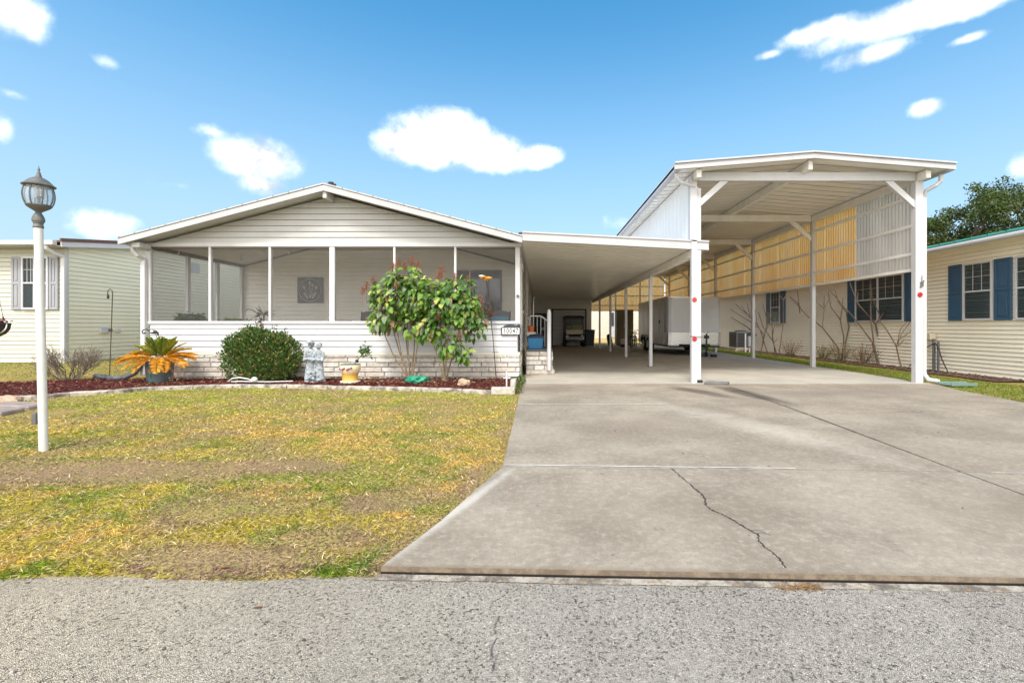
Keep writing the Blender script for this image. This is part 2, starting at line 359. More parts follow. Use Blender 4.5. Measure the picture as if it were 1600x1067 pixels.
# ================================================================== GROUND
def node_mat(name):
    m = bpy.data.materials.new(name); m.use_nodes = True; t = m.node_tree
    N = lambda ty, **k: [t.nodes.new(ty)] and _set(t.nodes[-1], k)
    return m, t, t.nodes['Principled BSDF']
def _set(n, k):
    for a, b in k.items(): setattr(n, a, b)
    return n
class NG:
    """small node graph writer"""
    def __init__(s, name):
        s.m = bpy.data.materials.new(name); s.m.use_nodes = True; s.t = s.m.node_tree; s.b = s.t.nodes['Principled BSDF']
        s.tc = s.t.nodes.new('ShaderNodeTexCoord').outputs['Object']
        sp = s.t.nodes.new('ShaderNodeSeparateXYZ'); s.t.links.new(s.tc, sp.inputs[0]); s.x, s.y, s.z = sp.outputs
    def noise(s, sc_, det=6, rough=.55, scale=(1,1,1), loc=(0,0,0)):
        mp = s.t.nodes.new('ShaderNodeMapping'); mp.inputs['Scale'].default_value = scale; mp.inputs['Location'].default_value = loc; s.t.links.new(s.tc, mp.inputs[0])
        n = s.t.nodes.new('ShaderNodeTexNoise'); n.inputs['Scale'].default_value = sc_; n.inputs['Detail'].default_value = det; n.inputs['Roughness'].default_value = rough
        s.t.links.new(mp.outputs[0], n.inputs['Vector']); return n.outputs[0]
    def vor(s, sc_, feature='F1', out='Distance', rand=1):
        n = s.t.nodes.new('ShaderNodeTexVoronoi'); n.feature = feature; n.inputs['Scale'].default_value = sc_; n.inputs['Randomness'].default_value = rand
        s.t.links.new(s.tc, n.inputs['Vector']); return n.outputs[out]
    def m_(s, op, a, b=None, c=None, clamp=False):
        n = s.t.nodes.new('ShaderNodeMath'); n.operation = op; n.use_clamp = clamp
        for i, v in enumerate((a, b, c)):
            if v is None: continue
            if isinstance(v, (int, float)): n.inputs[i].default_value = v
            else: s.t.links.new(v, n.inputs[i])
        return n.outputs[0]
    def rng(s, v, a, b, c=0, d=1):
        n = s.t.nodes.new('ShaderNodeMapRange'); n.interpolation_type = 'SMOOTHSTEP'
        for i, q in enumerate((a, b, c, d)): n.inputs[i+1].default_value = q
        s.t.links.new(v, n.inputs[0]); return n.outputs[0]
    def mix(s, f, a, b, blend='MIX'):
        n = s.t.nodes.new('ShaderNodeMix'); n.data_type = 'RGBA'; n.blend_type = blend
        for i, v in ((0, f), (6, a), (7, b)):
            if isinstance(v, tuple): n.inputs[i].default_value = (*v, 1)
            elif isinstance(v, (int, float)): n.inputs[i].default_value = v
            else: s.t.links.new(v, n.inputs[i])
        return n.outputs[2]
    def bump(s, h, strength, dist):
        n = s.t.nodes.new('ShaderNodeBump'); n.inputs['Strength'].default_value = strength; n.inputs['Distance'].default_value = dist
        s.t.links.new(h, n.inputs['Height'])
        if s.b.inputs['Normal'].is_linked: s.t.links.new(s.b.inputs['Normal'].links[0].from_socket, n.inputs['Normal'])
        s.t.links.new(n.outputs[0], s.b.inputs['Normal'])
    def blob(s, cx, cy, rx, ry, rot=0, soft=.5, amp=.5):
        """noisy elliptical stain mask in metres"""
        c, q = math.cos(rot), math.sin(rot)
        dx = s.m_('SUBTRACT', s.x, cx); dy = s.m_('SUBTRACT', s.y, cy)
        u = s.m_('DIVIDE', s.m_('ADD', s.m_('MULTIPLY', dx, c), s.m_('MULTIPLY', dy, q)), rx)
        v = s.m_('DIVIDE', s.m_('SUBTRACT', s.m_('MULTIPLY', dy, c), s.m_('MULTIPLY', dx, q)), ry)
        d = s.m_('SQRT', s.m_('ADD', s.m_('MULTIPLY', u, u), s.m_('MULTIPLY', v, v)))
        d = s.m_('ADD', d, s.m_('MULTIPLY', s.m_('SUBTRACT', s.noise(3.5, 7, .65), .5), amp * 2))
        return s.rng(d, 1 - soft, 1 + soft * .4, 1, 0)
    def done(s, colr, rough=.85, spec=.3):
        if not isinstance(colr, tuple): s.t.links.new(colr, s.b.inputs['Base Color'])
        if isinstance(rough, (int, float)): s.b.inputs['Roughness'].default_value = rough
        else: s.t.links.new(rough, s.b.inputs['Roughness'])
        s.b.inputs['Specular IOR Level'].default_value = spec; return s.m

# soil / thatch below the grass
g = NG('thatch_soil')
c = g.mix(g.rng(g.noise(2.2, 6), .35, .65), (.46,.33,.11), (.31,.29,.06))
c = g.mix(g.rng(g.noise(55, 4), .42, .62), c, (.10,.065,.035)); c = g.mix(g.rng(g.noise(120, 2), .55, .7), c, (.42,.34,.18))
for bx0, by0, brx, bry in ((-3.6,3.75,1.1,.36), (-2.2,3.85,.6,.26), (-4.8,3.45,.9,.45), (-1.6,2.33,.55,.16), (-1.2,3.0,.4,.25), (-.55,3.6,.14,.6), (-.9,2.6,.2,.3)):
    c = g.mix(g.m_('MULTIPLY', g.blob(bx0, by0, brx, bry, 0, .9, .9), .60), c, g.mix(g.rng(g.noise(90, 4), .4, .6), (.34,.225,.155), (.17,.105,.07)))
g.bump(g.noise(70, 4), .9, .02); MSOIL = g.done(c, .95, .1)

xs = np.concatenate([[-1500,-400,-120,-60,-35,-25,-18], np.arange(-15, 12.01, .3), [14,18,25,40,80,200,500,1500]])
ys = np.concatenate([[-400,-60,-12,-5,-1,.5,1.2,1.7,1.9], np.arange(2.0, 30.01, .3), [33,40,60,120,400,2500]])
X, Y = np.meshgrid(xs, ys); Z = gz(X, Y)
nx, ny = len(xs), len(ys)
V = np.stack([X.ravel(), Y.ravel(), Z.ravel()], 1)
ii = (np.arange(ny-1)[:, None] * nx + np.arange(nx-1)[None]).ravel()
idx = np.stack([ii, ii+1, ii+nx+1, ii+nx], 1)
go = fast_mesh('ground', V, [4]*len(ii), idx.ravel(), MSOIL, kind='structure')

# road: exposed-aggregate asphalt
g = NG('worn_aggregate_asphalt')
cc = g.vor(150, out='Color')
sp = g.t.nodes.new('ShaderNodeSeparateColor'); g.t.links.new(cc, sp.inputs[0])
tone = g.mix(g.rng(g.x, -2.6, .4), (.64,.54,.385), (.50,.46,.40))
tone = g.mix(g.rng(g.noise(1.6, 5), .38, .66, 0, .55), tone, g.mix(g.rng(g.x, -2.6, .2), (.50,.41,.29), (.385,.35,.30)))
c = g.mix(g.rng(sp.outputs[0], .15, .95, 0, .45), tone, (.66,.60,.51))
c = g.mix(g.rng(sp.outputs[1], .90, .95, 0, .75), c, (.16,.14,.125))
edge = g.vor(150, 'DISTANCE_TO_EDGE')
c = g.mix(g.m_('MULTIPLY', g.rng(edge, .0, .16, .75, 0), g.rng(g.noise(50, 5, .7), .40, .60, .15, 1)), c, (.15,.125,.10))
pit = g.m_('MULTIPLY', g.rng(g.noise(62, 4, .6), .59, .64), g.rng(g.noise(6, 3), .3, .6)); c = g.mix(g.m_('MULTIPLY', pit, .85), c, (.075,.062,.05))
crk = g.m_('ABSOLUTE', g.m_('SUBTRACT', g.x, g.m_('ADD', -.17, g.m_('MULTIPLY', g.m_('SUBTRACT', g.noise(6, 6), .5), .16))))
crm = g.m_('MULTIPLY', g.rng(crk, .002, .009, 1, 0), g.m_('MULTIPLY', g.rng(g.y, 2.0, 1.92), g.rng(g.noise(14, 4), .42, .55)))
c = g.mix(g.m_('MULTIPLY', crm, .8), c, (.12,.10,.09))
g.bump(g.m_('SUBTRACT', g.rng(edge, 0, .35), g.m_('MULTIPLY', pit, 1.2)), 1.0, .006); g.bump(g.noise(60, 5), .6, .006)
MROAD = g.done(c, .85, .25)
mb = MB(); mb.box(-60, -4, -.2, 60, 2.085, -.036)
# the ragged near strip of the road edge
rd = MB()
pts = []
for i in range(170):
    x = -8 + i * .1; pts.append((x, 2.19 + .03 * math.sin(x * 5.1) + .03 * (float(vn(np.array(x*7.), np.array(3.))) - .5) - 0) if x < -.75 else (x, 2.205 + (x+.78)*(-.034)))
for (xa, ya), (xb, yb) in zip(pts, pts[1:]):
    rd.add([(xa, 2.085, -.036), (xb, 2.085, -.036), (xb, yb, -.040), (xa, ya, -.040), (xa, ya, -.12), (xb, yb, -.12)], [(0,1,2,3), (3,2,5,4)])
for a, b in zip(rd.v, [0]): pass
mb.add(rd.v, rd.f); mb.build('road', MROAD, kind='structure')

# driveway concrete
def concrete(name, base, dark, brownish, front):
    g = NG(name)
    c = g.mix(g.rng(g.noise(1.1, 7, .6), .36, .66), base, dark)
    c = g.mix(g.rng(g.noise(.7, 5, .6, loc=(9,4,0)), .46, .72, 0, .5), c, brownish)
    c = g.mix(g.rng(g.noise(55, 5, .7), .35, .75, 0, .42), c, (.20,.16,.12))
    c = g.mix(g.rng(g.noise(150, 3, .7), .55, .75, 0, .5), c, (.68,.62,.52))
    c = g.mix(g.rng(g.noise(7, 6, .7), .35, .65, 0, .38), c, dark)
    c = g.mix(g.rng(g.noise(19, 6, .75), .45, .70, 0, .42), c, (.50,.43,.34))
    c = g.mix(g.rng(g.noise(33, 6, .8), .50, .66, 0, .6), c, (.21,.17,.125))
    fine = g.noise(220, 2)
    if front:
        c = g.mix(g.m_('MULTIPLY', g.blob(3.60, 7.95, 1.15, .24, -1.45, .6, .5), .85), c, (.055,.045,.036))
        c = g.mix(g.m_('MULTIPLY', g.blob(2.85, 8.15, .85, .24, -1.15, .65, .5), .75), c, (.07,.057,.045))
        c = g.mix(g.m_('MULTIPLY', g.blob(3.7, 9.1, 1.4, .2, .05, .8, .5), .35), c, (.13,.115,.10))
        c = g.mix(g.m_('MULTIPLY', g.blob(5.2, 8.0, 2.2, .45, .1, .9, .6), .50), c, (.17,.15,.135))
        c = g.mix(g.m_('MULTIPLY', g.blob(.3, 8.5, 1.1, .6, .1, .9, .6), .50), c, (.17,.14,.12))
        c = g.mix(g.m_('MULTIPLY', g.blob(2.5, 5.3, 1.9, .30, -1.15, 1.0, .9), .32), c, (.58,.53,.45))
        c = g.mix(g.m_('MULTIPLY', g.blob(-.50, 3.0, .9, .05, 1.22, .9, .4), .5), c, (.60,.57,.52))
        ln_ = g.m_('SUBTRACT', g.m_('ADD', g.y, g.m_('MULTIPLY', g.m_('ADD', g.x, .78), .034)), 2.22)
        c = g.mix(g.rng(g.m_('ADD', ln_, g.m_('MULTIPLY', g.m_('SUBTRACT', g.noise(9, 5), .5), .03)), .0, .05, .5, 0), c, (.19,.14,.09))
        sp_n = g.noise(4.2, 2, .5, loc=(3,1,0)); c = g.mix(g.m_('MULTIPLY', g.rng(sp_n, .70, .76, 0, .5), g.rng(g.noise(40, 4), .35, .6)), c, (.10,.085,.07))
        c = g.mix(g.m_('MULTIPLY', g.rng(g.noise(26, 1, .5, loc=(7,2,0)), .76, .80, 0, .75), 1), c, (.09,.075,.06))
        c = g.mix(g.rng(ln_, .0, .007, .75, 0), c, g.mix(g.rng(g.noise(14, 6, .7), .4, .6), (.10,.075,.055), (.21,.165,.12)))
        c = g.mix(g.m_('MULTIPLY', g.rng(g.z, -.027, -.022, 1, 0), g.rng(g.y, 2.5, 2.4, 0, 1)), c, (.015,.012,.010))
        c = g.mix(g.m_('MULTIPLY', g.blob(1.0, 5.2, 1.0, .7, .2, 1, .7), .35), c, (.20,.16,.125))
        c = g.mix(g.m_('MULTIPLY', g.blob(.9, 2.9, .9, .35, .2, 1, .7), .30), c, (.21,.165,.12))
        c = g.mix(g.m_('MULTIPLY', g.blob(3.2, 2.9, 1.2, .4, .1, 1, .7), .30), c, (.21,.165,.12))
    else:
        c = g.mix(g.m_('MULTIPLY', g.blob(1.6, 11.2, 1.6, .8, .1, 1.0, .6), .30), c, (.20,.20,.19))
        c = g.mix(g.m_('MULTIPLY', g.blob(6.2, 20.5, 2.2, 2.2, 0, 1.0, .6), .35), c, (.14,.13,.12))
    g.bump(g.noise(90, 5, .7), .35, .004); g.bump(fine, .2, .002)
    return g.done(c, .82, .3)
MC1 = concrete('driveway_concrete', (.345,.302,.24), (.20,.17,.132), (.205,.165,.122), True)
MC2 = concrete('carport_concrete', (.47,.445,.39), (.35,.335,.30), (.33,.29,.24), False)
def slab(mb, poly, top=0.0, bot=-.09):
    n = len(poly); mb.add([(x, y, top) for x, y in poly] + [(x, y, bot) for x, y in poly],
        [tuple(range(n)), tuple(range(n, 2*n))[::-1]] + [(i, n+i, n+(i+1)%n, (i+1)%n) for i in range(n)])
def sx_front(x): return 2.22 + (x + .78) * (-.034)
JY1 = lambda x: 3.82 - (x + .32) * .0405
JY2 = lambda x: 6.82 - (x + .34) * .02
JX = lambda y: np.interp(y, [2.0, 3.18, 3.73, 6.16, 9.24, 28], [3.30, 3.36, 3.39, 3.56, 3.70, 3.78])
gp = .009
mb = MB()
slab(mb, [(-.78, 2.22)] + [(x, sx_front(x)) for x in (0, 1, 2, 3)] + [(JX(2.1)-gp, sx_front(3.3)), (JX(3.65)-gp, JY1(3.4)-gp), (-.32, JY1(-.32)-gp), (-.60, 2.75)])
slab(mb, [(JX(2.1)+gp, sx_front(3.3)), (8.6, sx_front(8.6)), (7.6, JY1(7.6)-gp), (JX(3.65)+gp, JY1(3.4)-gp)])
slab(mb, [(-.32, JY1(-.32)+gp), (JX(3.7)-gp, JY1(3.4)+gp), (JX(6.7)-gp, JY2(3.6)-gp*.6), (-.35, JY2(-.35)-gp*.6), (-.335, 5.4)])
slab(mb, [(JX(3.7)+gp, JY1(3.4)+gp), (7.6, JY1(7.6)+gp), (7.35, JY2(7.35)-.15-gp), (JX(6.3)+gp, 6.05-gp)])
slab(mb, [(-.35, JY2(-.35)+gp*.6), (JX(6.7)-gp, JY2(3.6)+gp*.6), (JX(9.3)-gp, 9.27), (-.385, 9.27)])
slab(mb, [(JX(6.3)+gp, 6.05+gp*2.2), (7.35, JY2(7.35)-.15+gp*2.2), (7.70, 8.4), (8.02, 9.27), (JX(9.3)+gp, 9.27)])
mb.build('driveway', MC1, kind='structure')
mb = MB()
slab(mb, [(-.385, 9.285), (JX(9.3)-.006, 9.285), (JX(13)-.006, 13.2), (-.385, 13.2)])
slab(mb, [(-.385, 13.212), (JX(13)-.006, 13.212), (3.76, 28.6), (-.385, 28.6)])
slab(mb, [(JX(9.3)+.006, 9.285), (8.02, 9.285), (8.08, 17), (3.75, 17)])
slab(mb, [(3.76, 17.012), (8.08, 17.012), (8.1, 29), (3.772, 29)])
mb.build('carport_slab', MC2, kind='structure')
# joint filler strips and cracks
MJW = mat('joint_sealant', (.62,.59,.54), .8, var=.35, vscale=8); MJD = mat('joint_dirt', (.055,.045,.035), .95, var=.3, vscale=10)
mb = MB()
mb.box(-.28, 3.0, -.06, 7.6, 9.3, -.014); mb.box(JX(2.5)-.02, 2.13, -.06, JX(2.5)+.05, 3.7, -.014)
mb.build('joint_soil', MJD, kind='structure')
def strip(mb, pts, w, z=.004):
    for (xa, ya, *wa), (xb, yb, *wb) in zip(pts, pts[1:]):
        d = Vector((xb-xa, yb-ya)); 
        if d.length < 1e-6: continue
        n = Vector((-d.y, d.x)).normalized() * w / 2
        mb.add([(xa-n.x, ya-n.y, z), (xa+n.x, ya+n.y, z), (xb+n.x, yb+n.y, z), (xb-n.x, yb-n.y, z)], [(0,3,2,1)])
mb = MB()
def wavy(x0, x1, f, off, amp=.003, n=60):
    return [(x0 + (x1-x0)*i/n, f(x0 + (x1-x0)*i/n) + off + random.uniform(-amp, amp)) for i in range(n+1)]
strip(mb, wavy(-.31, 2.1, JY1, gp+.016), .020); strip(mb, wavy(-.31, 1.9, JY1, -gp-.012), .008)
strip(mb, wavy(3.6, 7.4, JY1, -gp-.014), .014); strip(mb, wavy(-.34, 1.8, JY2, .016, .006), .03)
mb.build('joint_edging', MJW, kind='structure')
mb = MB()
def pg(px, py, h=H): 
    y = h * F / (py - VY); return ((px - VX) / F * y, y)
raw = [(1049,732),(1058,739),(1066,747),(1078,757),(1090,767),(1097,773),(1102,781),(1103,790),(1112,797),(1127,803),(1140,810),(1152,817),(1165,825),(1176,831),(1184,835),(1186,846),(1196,856),(1208,864),(1218,874),(1227,887)]
cr = [pg(*p) for p in raw]
fine = []
for a, b in zip(cr, cr[1:]):
    for k in range(7):
        t = k / 7; fine.append((a[0]+(b[0]-a[0])*t + random.uniform(-.005,.005), a[1]+(b[1]-a[1])*t + random.uniform(-.005,.005)))
fine.append(cr[-1])
for i_, (a, b) in enumerate(zip(fine, fine[1:])): strip(mb, [a, b], random.choice((.004,.006,.009,.013)) * (1.2 if 20 < i_ < 90 else .9))
for k in (20, 27, 34, 41, 90, 97): 
    a = fine[k]; strip(mb, [a, (a[0]+.02, a[1]+.012), (a[0]+.045, a[1]+.008), (a[0]+.07, a[1]-.02)], .003)
mb.build('driveway_crack', MJD, kind='structure')
mb = MB()
for i_, (a, b) in enumerate(zip(fine[8:], fine[9:])):
    if random.random() < .4: o_ = random.uniform(.008,.014); strip(mb, [(a[0]-o_, a[1]-o_*.6), (b[0]-o_, b[1]-o_*.6)], random.uniform(.003,.006), .0035)
mb.build('crack_spall', mat('spalled_edge', (.46,.41,.34), .9), kind='structure')
# gutter strip between road and slab
g = NG('weathered_gutter_concrete'); c = g.mix(g.rng(g.noise(9, 7, .7), .42, .6), (.34,.315,.27), (.13,.115,.10)); c = g.mix(g.rng(g.noise(40, 5, .7), .5, .65), c, (.24,.17,.10))
g.bump(g.noise(40, 6), 1, .01); MGUT = g.done(c, .9)
mb = MB()
px_ = np.linspace(-.80, 8.8, 130)
for xa, xb in zip(px_, px_[1:]):
    f = lambda x: 2.165 + (x+.78) * (-.034) + .018 * (float(vn(np.array(x*9.), np.array(1.5))) - .5)
    mb.add([(xa, f(xa), -.034), (xb, f(xb), -.034), (xb, sx_front(xb)-.012, -.030), (xa, sx_front(xa)-.012, -.030), (xb, sx_front(xb)+.01, -.060), (xa, sx_front(xa)+.01, -.060)], [(0,1,2,3), (3,2,4,5)])
mb.build('gutter_strip', MGUT, kind='structure')

# mulch bed
def mulch_back(x): return np.interp(x, [-11.5, -10.3, -9.7, -8.75, -8.5, -.5], [8.7, 9.1, 9.6, 9.9, 9.95, 9.95])
g = NG('red_mulch'); c = g.mix(g.rng(g.noise(30, 5), .38, .62), (.095,.022,.020), (.045,.012,.012)); c = g.mix(g.rng(g.noise(70, 3), .6, .72), c, (.26,.13,.085)); g.bump(g.noise(45, 5), 1, .03); MMUL = g.done(c, .9, .15)
mxs_ = np.linspace(-11.4, -.47, 90); V = []; 
for x in mxs_:
    for t in np.linspace(0, 1, 12):
        y = kerb_y(x) + .04 + (mulch_back(x) - kerb_y(x) - .04) * t
        V.append((x, y, float(gz(x, y)) + .035 + .03 * float(vn(np.array(x*4), np.array(y*4))) + .02 * math.sin(math.pi * t)))
V = np.array(V); ii = (np.arange(89)[:, None]*12 + np.arange(11)[None]).ravel()
fast_mesh('mulch_bed', V, [4]*len(ii), np.stack([ii, ii+12, ii+13, ii+1], 1).ravel(), MMUL, kind='structure')
n = 16000; x = rng.uniform(-11.2, -.5, n); t = rng.uniform(0, 1, n); y = kerb_y(x) + .06 + (mulch_back(x) - kerb_y(x) - .06) * t
P = np.stack([x, y, gz(x, y) + .05 + .03 * vn(x*4, y*4) + rng.uniform(0, .015, n)], 1)
A = rdir(n, -.3, .4); k = rng.random(n)[:, None]
C = np.where(k < .72, np.array([[.10,.022,.02]]), np.where(k < .86, np.array([[.20,.075,.05]]), np.array([[.33,.21,.13]]))) * rng.uniform(.6, 1.3, (n,1))
M['chips'] = leafmat('mulch_chips', .85, 0, .1)
fast_mesh('mulch_chips', *instance(LEAFS, P, A, rdir(n), rng.uniform(.025,.07,n), rng.uniform(.015,.04,n), C)[:3], M['chips'], instance(LEAFS, P, A, rdir(n), .04, .02, C)[3], kind='stuff', label='dark red bark chips spread over the flower bed', cat='mulch')

# kerb round the bed
mb = MB()
kp = []
for i in range(len(KERB)-1):
    for k in range(6): t = k/6; kp.append((KERB[i][0]*(1-t)+KERB[i+1][0]*t, KERB[i][1]*(1-t)+KERB[i+1][1]*t))
kp.append(KERB[-1])
kp = [kp[0]] + [((a[0]+2*b[0]+c_[0])/4, (a[1]+2*b[1]+c_[1])/4) for a, b, c_ in zip(kp, kp[1:], kp[2:])] + [kp[-1]]
run = 0
prof = [(-.055,-.06),(-.055,.055),(-.035,.072),(.035,.072),(.055,.055),(.055,-.06)]
seg = []
def flush(seg):
    if len(seg) < 2: return
    vs = []
    for i, (x, y) in enumerate(seg):
        a = seg[max(i-1,0)]; b = seg[min(i+1,len(seg)-1)]; d = Vector((b[0]-a[0], b[1]-a[1])).normalized(); nn = Vector((-d.y, d.x))
        z0 = float(gz(x, y)); j = random.uniform(-.006,.006)
        vs += [(x + nn.x*(u+j), y + nn.y*(u+j), z0 + v_ + random.uniform(-.004,.004)) for u, v_ in prof]
    m_ = len(prof); mb.add(vs, [(i*m_+k, i*m_+(k+1)%m_, (i+1)*m_+(k+1)%m_, (i+1)*m_+k) for i in range(len(seg)-1) for k in range(m_)] + [tuple(range(m_)), tuple((len(seg)-1)*m_ + k for k in range(m_))[::-1]])
L_ = 0
for a, b in zip(kp, kp[1:]):
    if not seg: seg = [a]
    seg.append(b); L_ += math.hypot(b[0]-a[0], b[1]-a[1])
    if L_ > .85:
        e = seg[-1]; p_ = seg[-2]; d = Vector((e[0]-p_[0], e[1]-p_[1])); seg[-1] = tuple(Vector(e) - d.normalized() * .012); flush(seg); seg = [e]; L_ = 0
flush(seg)
mb.build('garden_kerb', M['stone'], kind='structure', bevel=.008)

# ---------------- lawn grass
def grass_density(x, y):
    """0 = bare, 1 = full; and colours"""
    bare = np.zeros_like(x)
    for cx, cy, rx, ry, a in ((-3.6,3.75,1.0,.30,1.45), (-2.2,3.85,.55,.20,1.4), (-4.6,3.45,.8,.4,1.2), (-1.6,2.33,.50,.14,1.5), (-1.25,2.55,.35,.16,1.1), (-2.0,2.9,.4,.16,.9), (-1.2,3.1,.35,.2,.8), (-2.9,4.2,.7,.25,.45), (-1.4,4.3,.3,.18,.35)):
        bare = np.maximum(bare, a * np.exp(-(((x-cx)/rx)**2 + ((y-cy)/ry)**2)))
    de = edge_x(y) - x
    bare = np.maximum(bare, .75 * np.exp(-(de/.13)**2) * (fbm(x*3, y*3) > .38))
    bare = np.clip(bare + (fbm(x*2.2+7, y*2.2, 5) - .5) * 1.8, 0, 1)
    return bare
def lawn_cols(x, y, bare, n):
    f = fbm(x*1.6+3, y*2.2+9, 5); f2 = fbm(x*9+30, y*11, 4); f3 = fbm(x*2.8+80, y*4.2+11, 5)
    green = ss(.42, .56, f*.6 + f2*.4 + .22*ss(5.5, 8.5, y) - .03*ss(4, 2.5, y))
    tan = np.array([[.82,.54,.13]]); gold = np.array([[.60,.50,.07]]); gr = np.array([[.20,.33,.025]]); lime = np.array([[.50,.58,.035]]); br = np.array([[.44,.30,.21]])
    C = tan*(1-green[:,None]) + (lime*ss(4.5,8,y)[:,None] + gold*(1-ss(4.5,8,y))[:,None])*green[:,None]
    dg = (ss(.53, .64, f3) * .85)[:, None]; C = C*(1-dg) + gr*dg
    # greener tufts near the lamp post and along the road
    t = np.maximum(.95*np.exp(-(((x+4.9)/.8)**2 + ((y-4.6)/.28)**2)), .9*np.exp(-(((x+5.0)/.7)**2 + ((y-4.05)/.2)**2)))
    t = np.maximum(t, .85*np.exp(-((y-2.28)/.07)**2) * (fbm(x*2.5, y*0+2) > .47))
    t = np.clip(t * (.4 + 1.2*f2), 0, 1)[:, None]; C = C*(1-t) + np.array([[.10,.24,.025]])*t
    b = np.clip(bare*2.0, 0, 1)[:, None] * (rng.random((n,1)) < .92); C = C*(1-b) + br*b
    pale = (rng.random((n,1)) < .16); C = np.where(pale, np.array([[.80,.64,.38]]), C)
    return C * rng.uniform(.32, 1.35, (n,1)) * (1 - .6*(rng.random((n,1)) < .18))
def blades(n, x, y, hmin, hmax, wd, flat=.9, C=None):
    P = np.stack([x, y, np.where(y < 2.3, np.maximum(gz(x, y) - .004, -.042), gz(x, y) - .004)], 1)
    A = rdir(n, .05, flat); h = rng.uniform(hmin, hmax, n)
    side = np.cross(A, rdir(n)); 
    return instance(BLADE, P, A, side, h, wd * rng.uniform(.7, 1.3, n), C, bend=h*.35)
parts = []
def lawn_batch(n, y0, y1, hm, hM, wd):
    y = y0 + (y1 - y0) * rng.random(n); xl = np.maximum(-1.30*y - .4, -10.2); x = xl + (edge_x(y) - .0 - xl) * rng.random(n)
    bare = grass_density(x, y)
    keep = (rng.random(n) > bare * .86) & (rng.random(n) < .35 + .45*ss(3, 6, y) + 1.1*ss(.36, .56, vn(x*16, y*16))) & (y < kerb_y(x) - .05) & (x < edge_x(y) - .01 + .03*rng.random(n))
    keep &= (y > 2.12 + .13*fbm(x*5, x*0+3., 4) + .03*rng.random(n))
    keep &= ~((x < -6.4) & (y > 6.0) & (y < 6.55 + .1*np.sin(x*3)) & (x > -10.4) & (y < 7.2) & (fbm(x*3, y*3) > .30))
    x, y, bare = x[keep], y[keep], bare[keep]; n = len(x)
    parts.append(blades(n, x, y, hm*1.0, hM*1.0, wd, .8, lawn_cols(x, y, bare, n)))
lawn_batch(140000, 2.12, 3.4, .02, .062, .0036)
lawn_batch(110000, 3.3, 5.2, .025, .065, .0048)
lawn_batch(100000, 5.0, 8.9, .025, .07, .0068)
V, fn, ix, C = join_inst(parts)
fast_mesh('lawn_grass', V, fn, ix, M['grass'], C, kind='stuff', label='patchy yellow and green front lawn between the road and the flower bed', cat='grass')
# grass of the far strips
def green_cols(x, y, n, warm=.3):
    f = fbm(x*1.5, y*1.5, 4)[:, None]
    C = np.array([[.085,.20,.02]])*(1-f) + np.array([[.22,.30,.04]])*f
    C = np.where(rng.random((n,1)) < warm, np.array([[.36,.30,.10]]), C); return C * rng.uniform(.6, 1.25, (n,1))
n = 60000; y = 4 + 26 * rng.random(n)**1.5; x0 = np.interp(y, [4, 6.9, 9.27, 17, 30], [7.55, 7.37, 8.03, 8.09, 8.12]); x = x0 + (9.55 - x0) * rng.random(n)
keep = rng.random(n) < 1; a = blades(n, x, y, .03, .065, .012, .9, green_cols(x, y, n, .12))
fast_mesh('side_grass', *a[:3], M['grass'], a[3], kind='stuff', label='green grass strip between the right driveway edge and the cream house', cat='grass')
n = 42000; y = 8.6 + 12 * rng.random(n)**1.5; x = -8.75 - 9.5 * rng.random(n); k = (y > mulch_back(x) + .05) & ((y < 11.7) | (x > -12.2)); x, y = x[k], y[k]; n = len(x)
tn = ss(10.3, 9.2, y)[:, None]; C = green_cols(x, y, n, .2)*(1-tn) + np.array([[.42,.32,.12]]) * rng.uniform(.7,1.2,(n,1)) * tn
a = blades(n, x, y, .03, .07, .013, .9, C)
fast_mesh('neighbour_grass', *a[:3], M['grass'], a[3], kind='stuff', label='green grass beyond the flower bed before the pale green house', cat='grass')
# weeds and dead leaves along the driveway lip
n = 420; x = rng.normal(1.2, .06, n); y = sx_front(x) - rng.uniform(.02, .07, n)
P = np.stack([x, y, np.full(n, -.034)], 1); C = np.array([[.33,.2,.09]]) * rng.uniform(.6,1.3,(n,1))
a = instance(BLADE, P, rdir(n, .0, .5), rdir(n), rng.uniform(.01,.03,n), .003, C, 0)
k = rng.random(n) < .4
fast_mesh('dry_weeds', *a[:3], M['grass'], a[3], kind='stuff', label='dry brown weeds in the gap where the driveway crack meets the road', cat='weeds')
# ================================================================== BUILDINGS
def siding(mb, place, z0, z1, lap, lim, out=.018, gap=.012):
    """lap siding; place(u, d, z) -> xyz, lim(z) -> (u0, u1) or None"""
    k = 0
    while z0 + k*lap < z1 - .004:
        za = z0 + k*lap; zb = min(za + lap, z1); zt = zb - gap if zb - za > 2*gap else zb
        la, lb, lt = lim(za), lim(zb), lim(zt); k += 1
        if la is None: continue
        if lb is None: lb = ((la[0]+la[1])/2,)*2
        if lt is None: lt = lb
        def q(l0, d0, zz0, l1, d1, zz1):
            mb.add([place(l0[0], d0, zz0), place(l0[1], d0, zz0), place(l1[1], d1, zz1), place(l1[0], d1, zz1)], [(0,1,2,3)])
        q(la, out, za, lt, .004, zt); q(la, -.016, za, la, out, za); q(lt, .004, zt, lt, -.016, zt); q(lt, -.016, zt, lb, -.016, zb)
WX0, WX1, WY = -8.59, -.46, 9.9       # our house front
PKX = -4.525
def roofz(x, zp=4.00, s=.262): return zp - s * abs(x - PKX)   # underside of the roof at the wall
house = thing('mobile_home', 'white gabled mobile home with a screened front porch and block skirting', 'house', (PKX, 14, 0))
fr = lambda u, d, z: (u, WY - d, z)
mb = MB(); siding(mb, fr, .61, 1.22, .1275, lambda z: (WX0+.10, WX1-.06)); mb.box(WX0+.1, WY+.013, .55, WX1-.06, WY+.10, 1.22)
mb.build('front_siding', M['siding'], house)
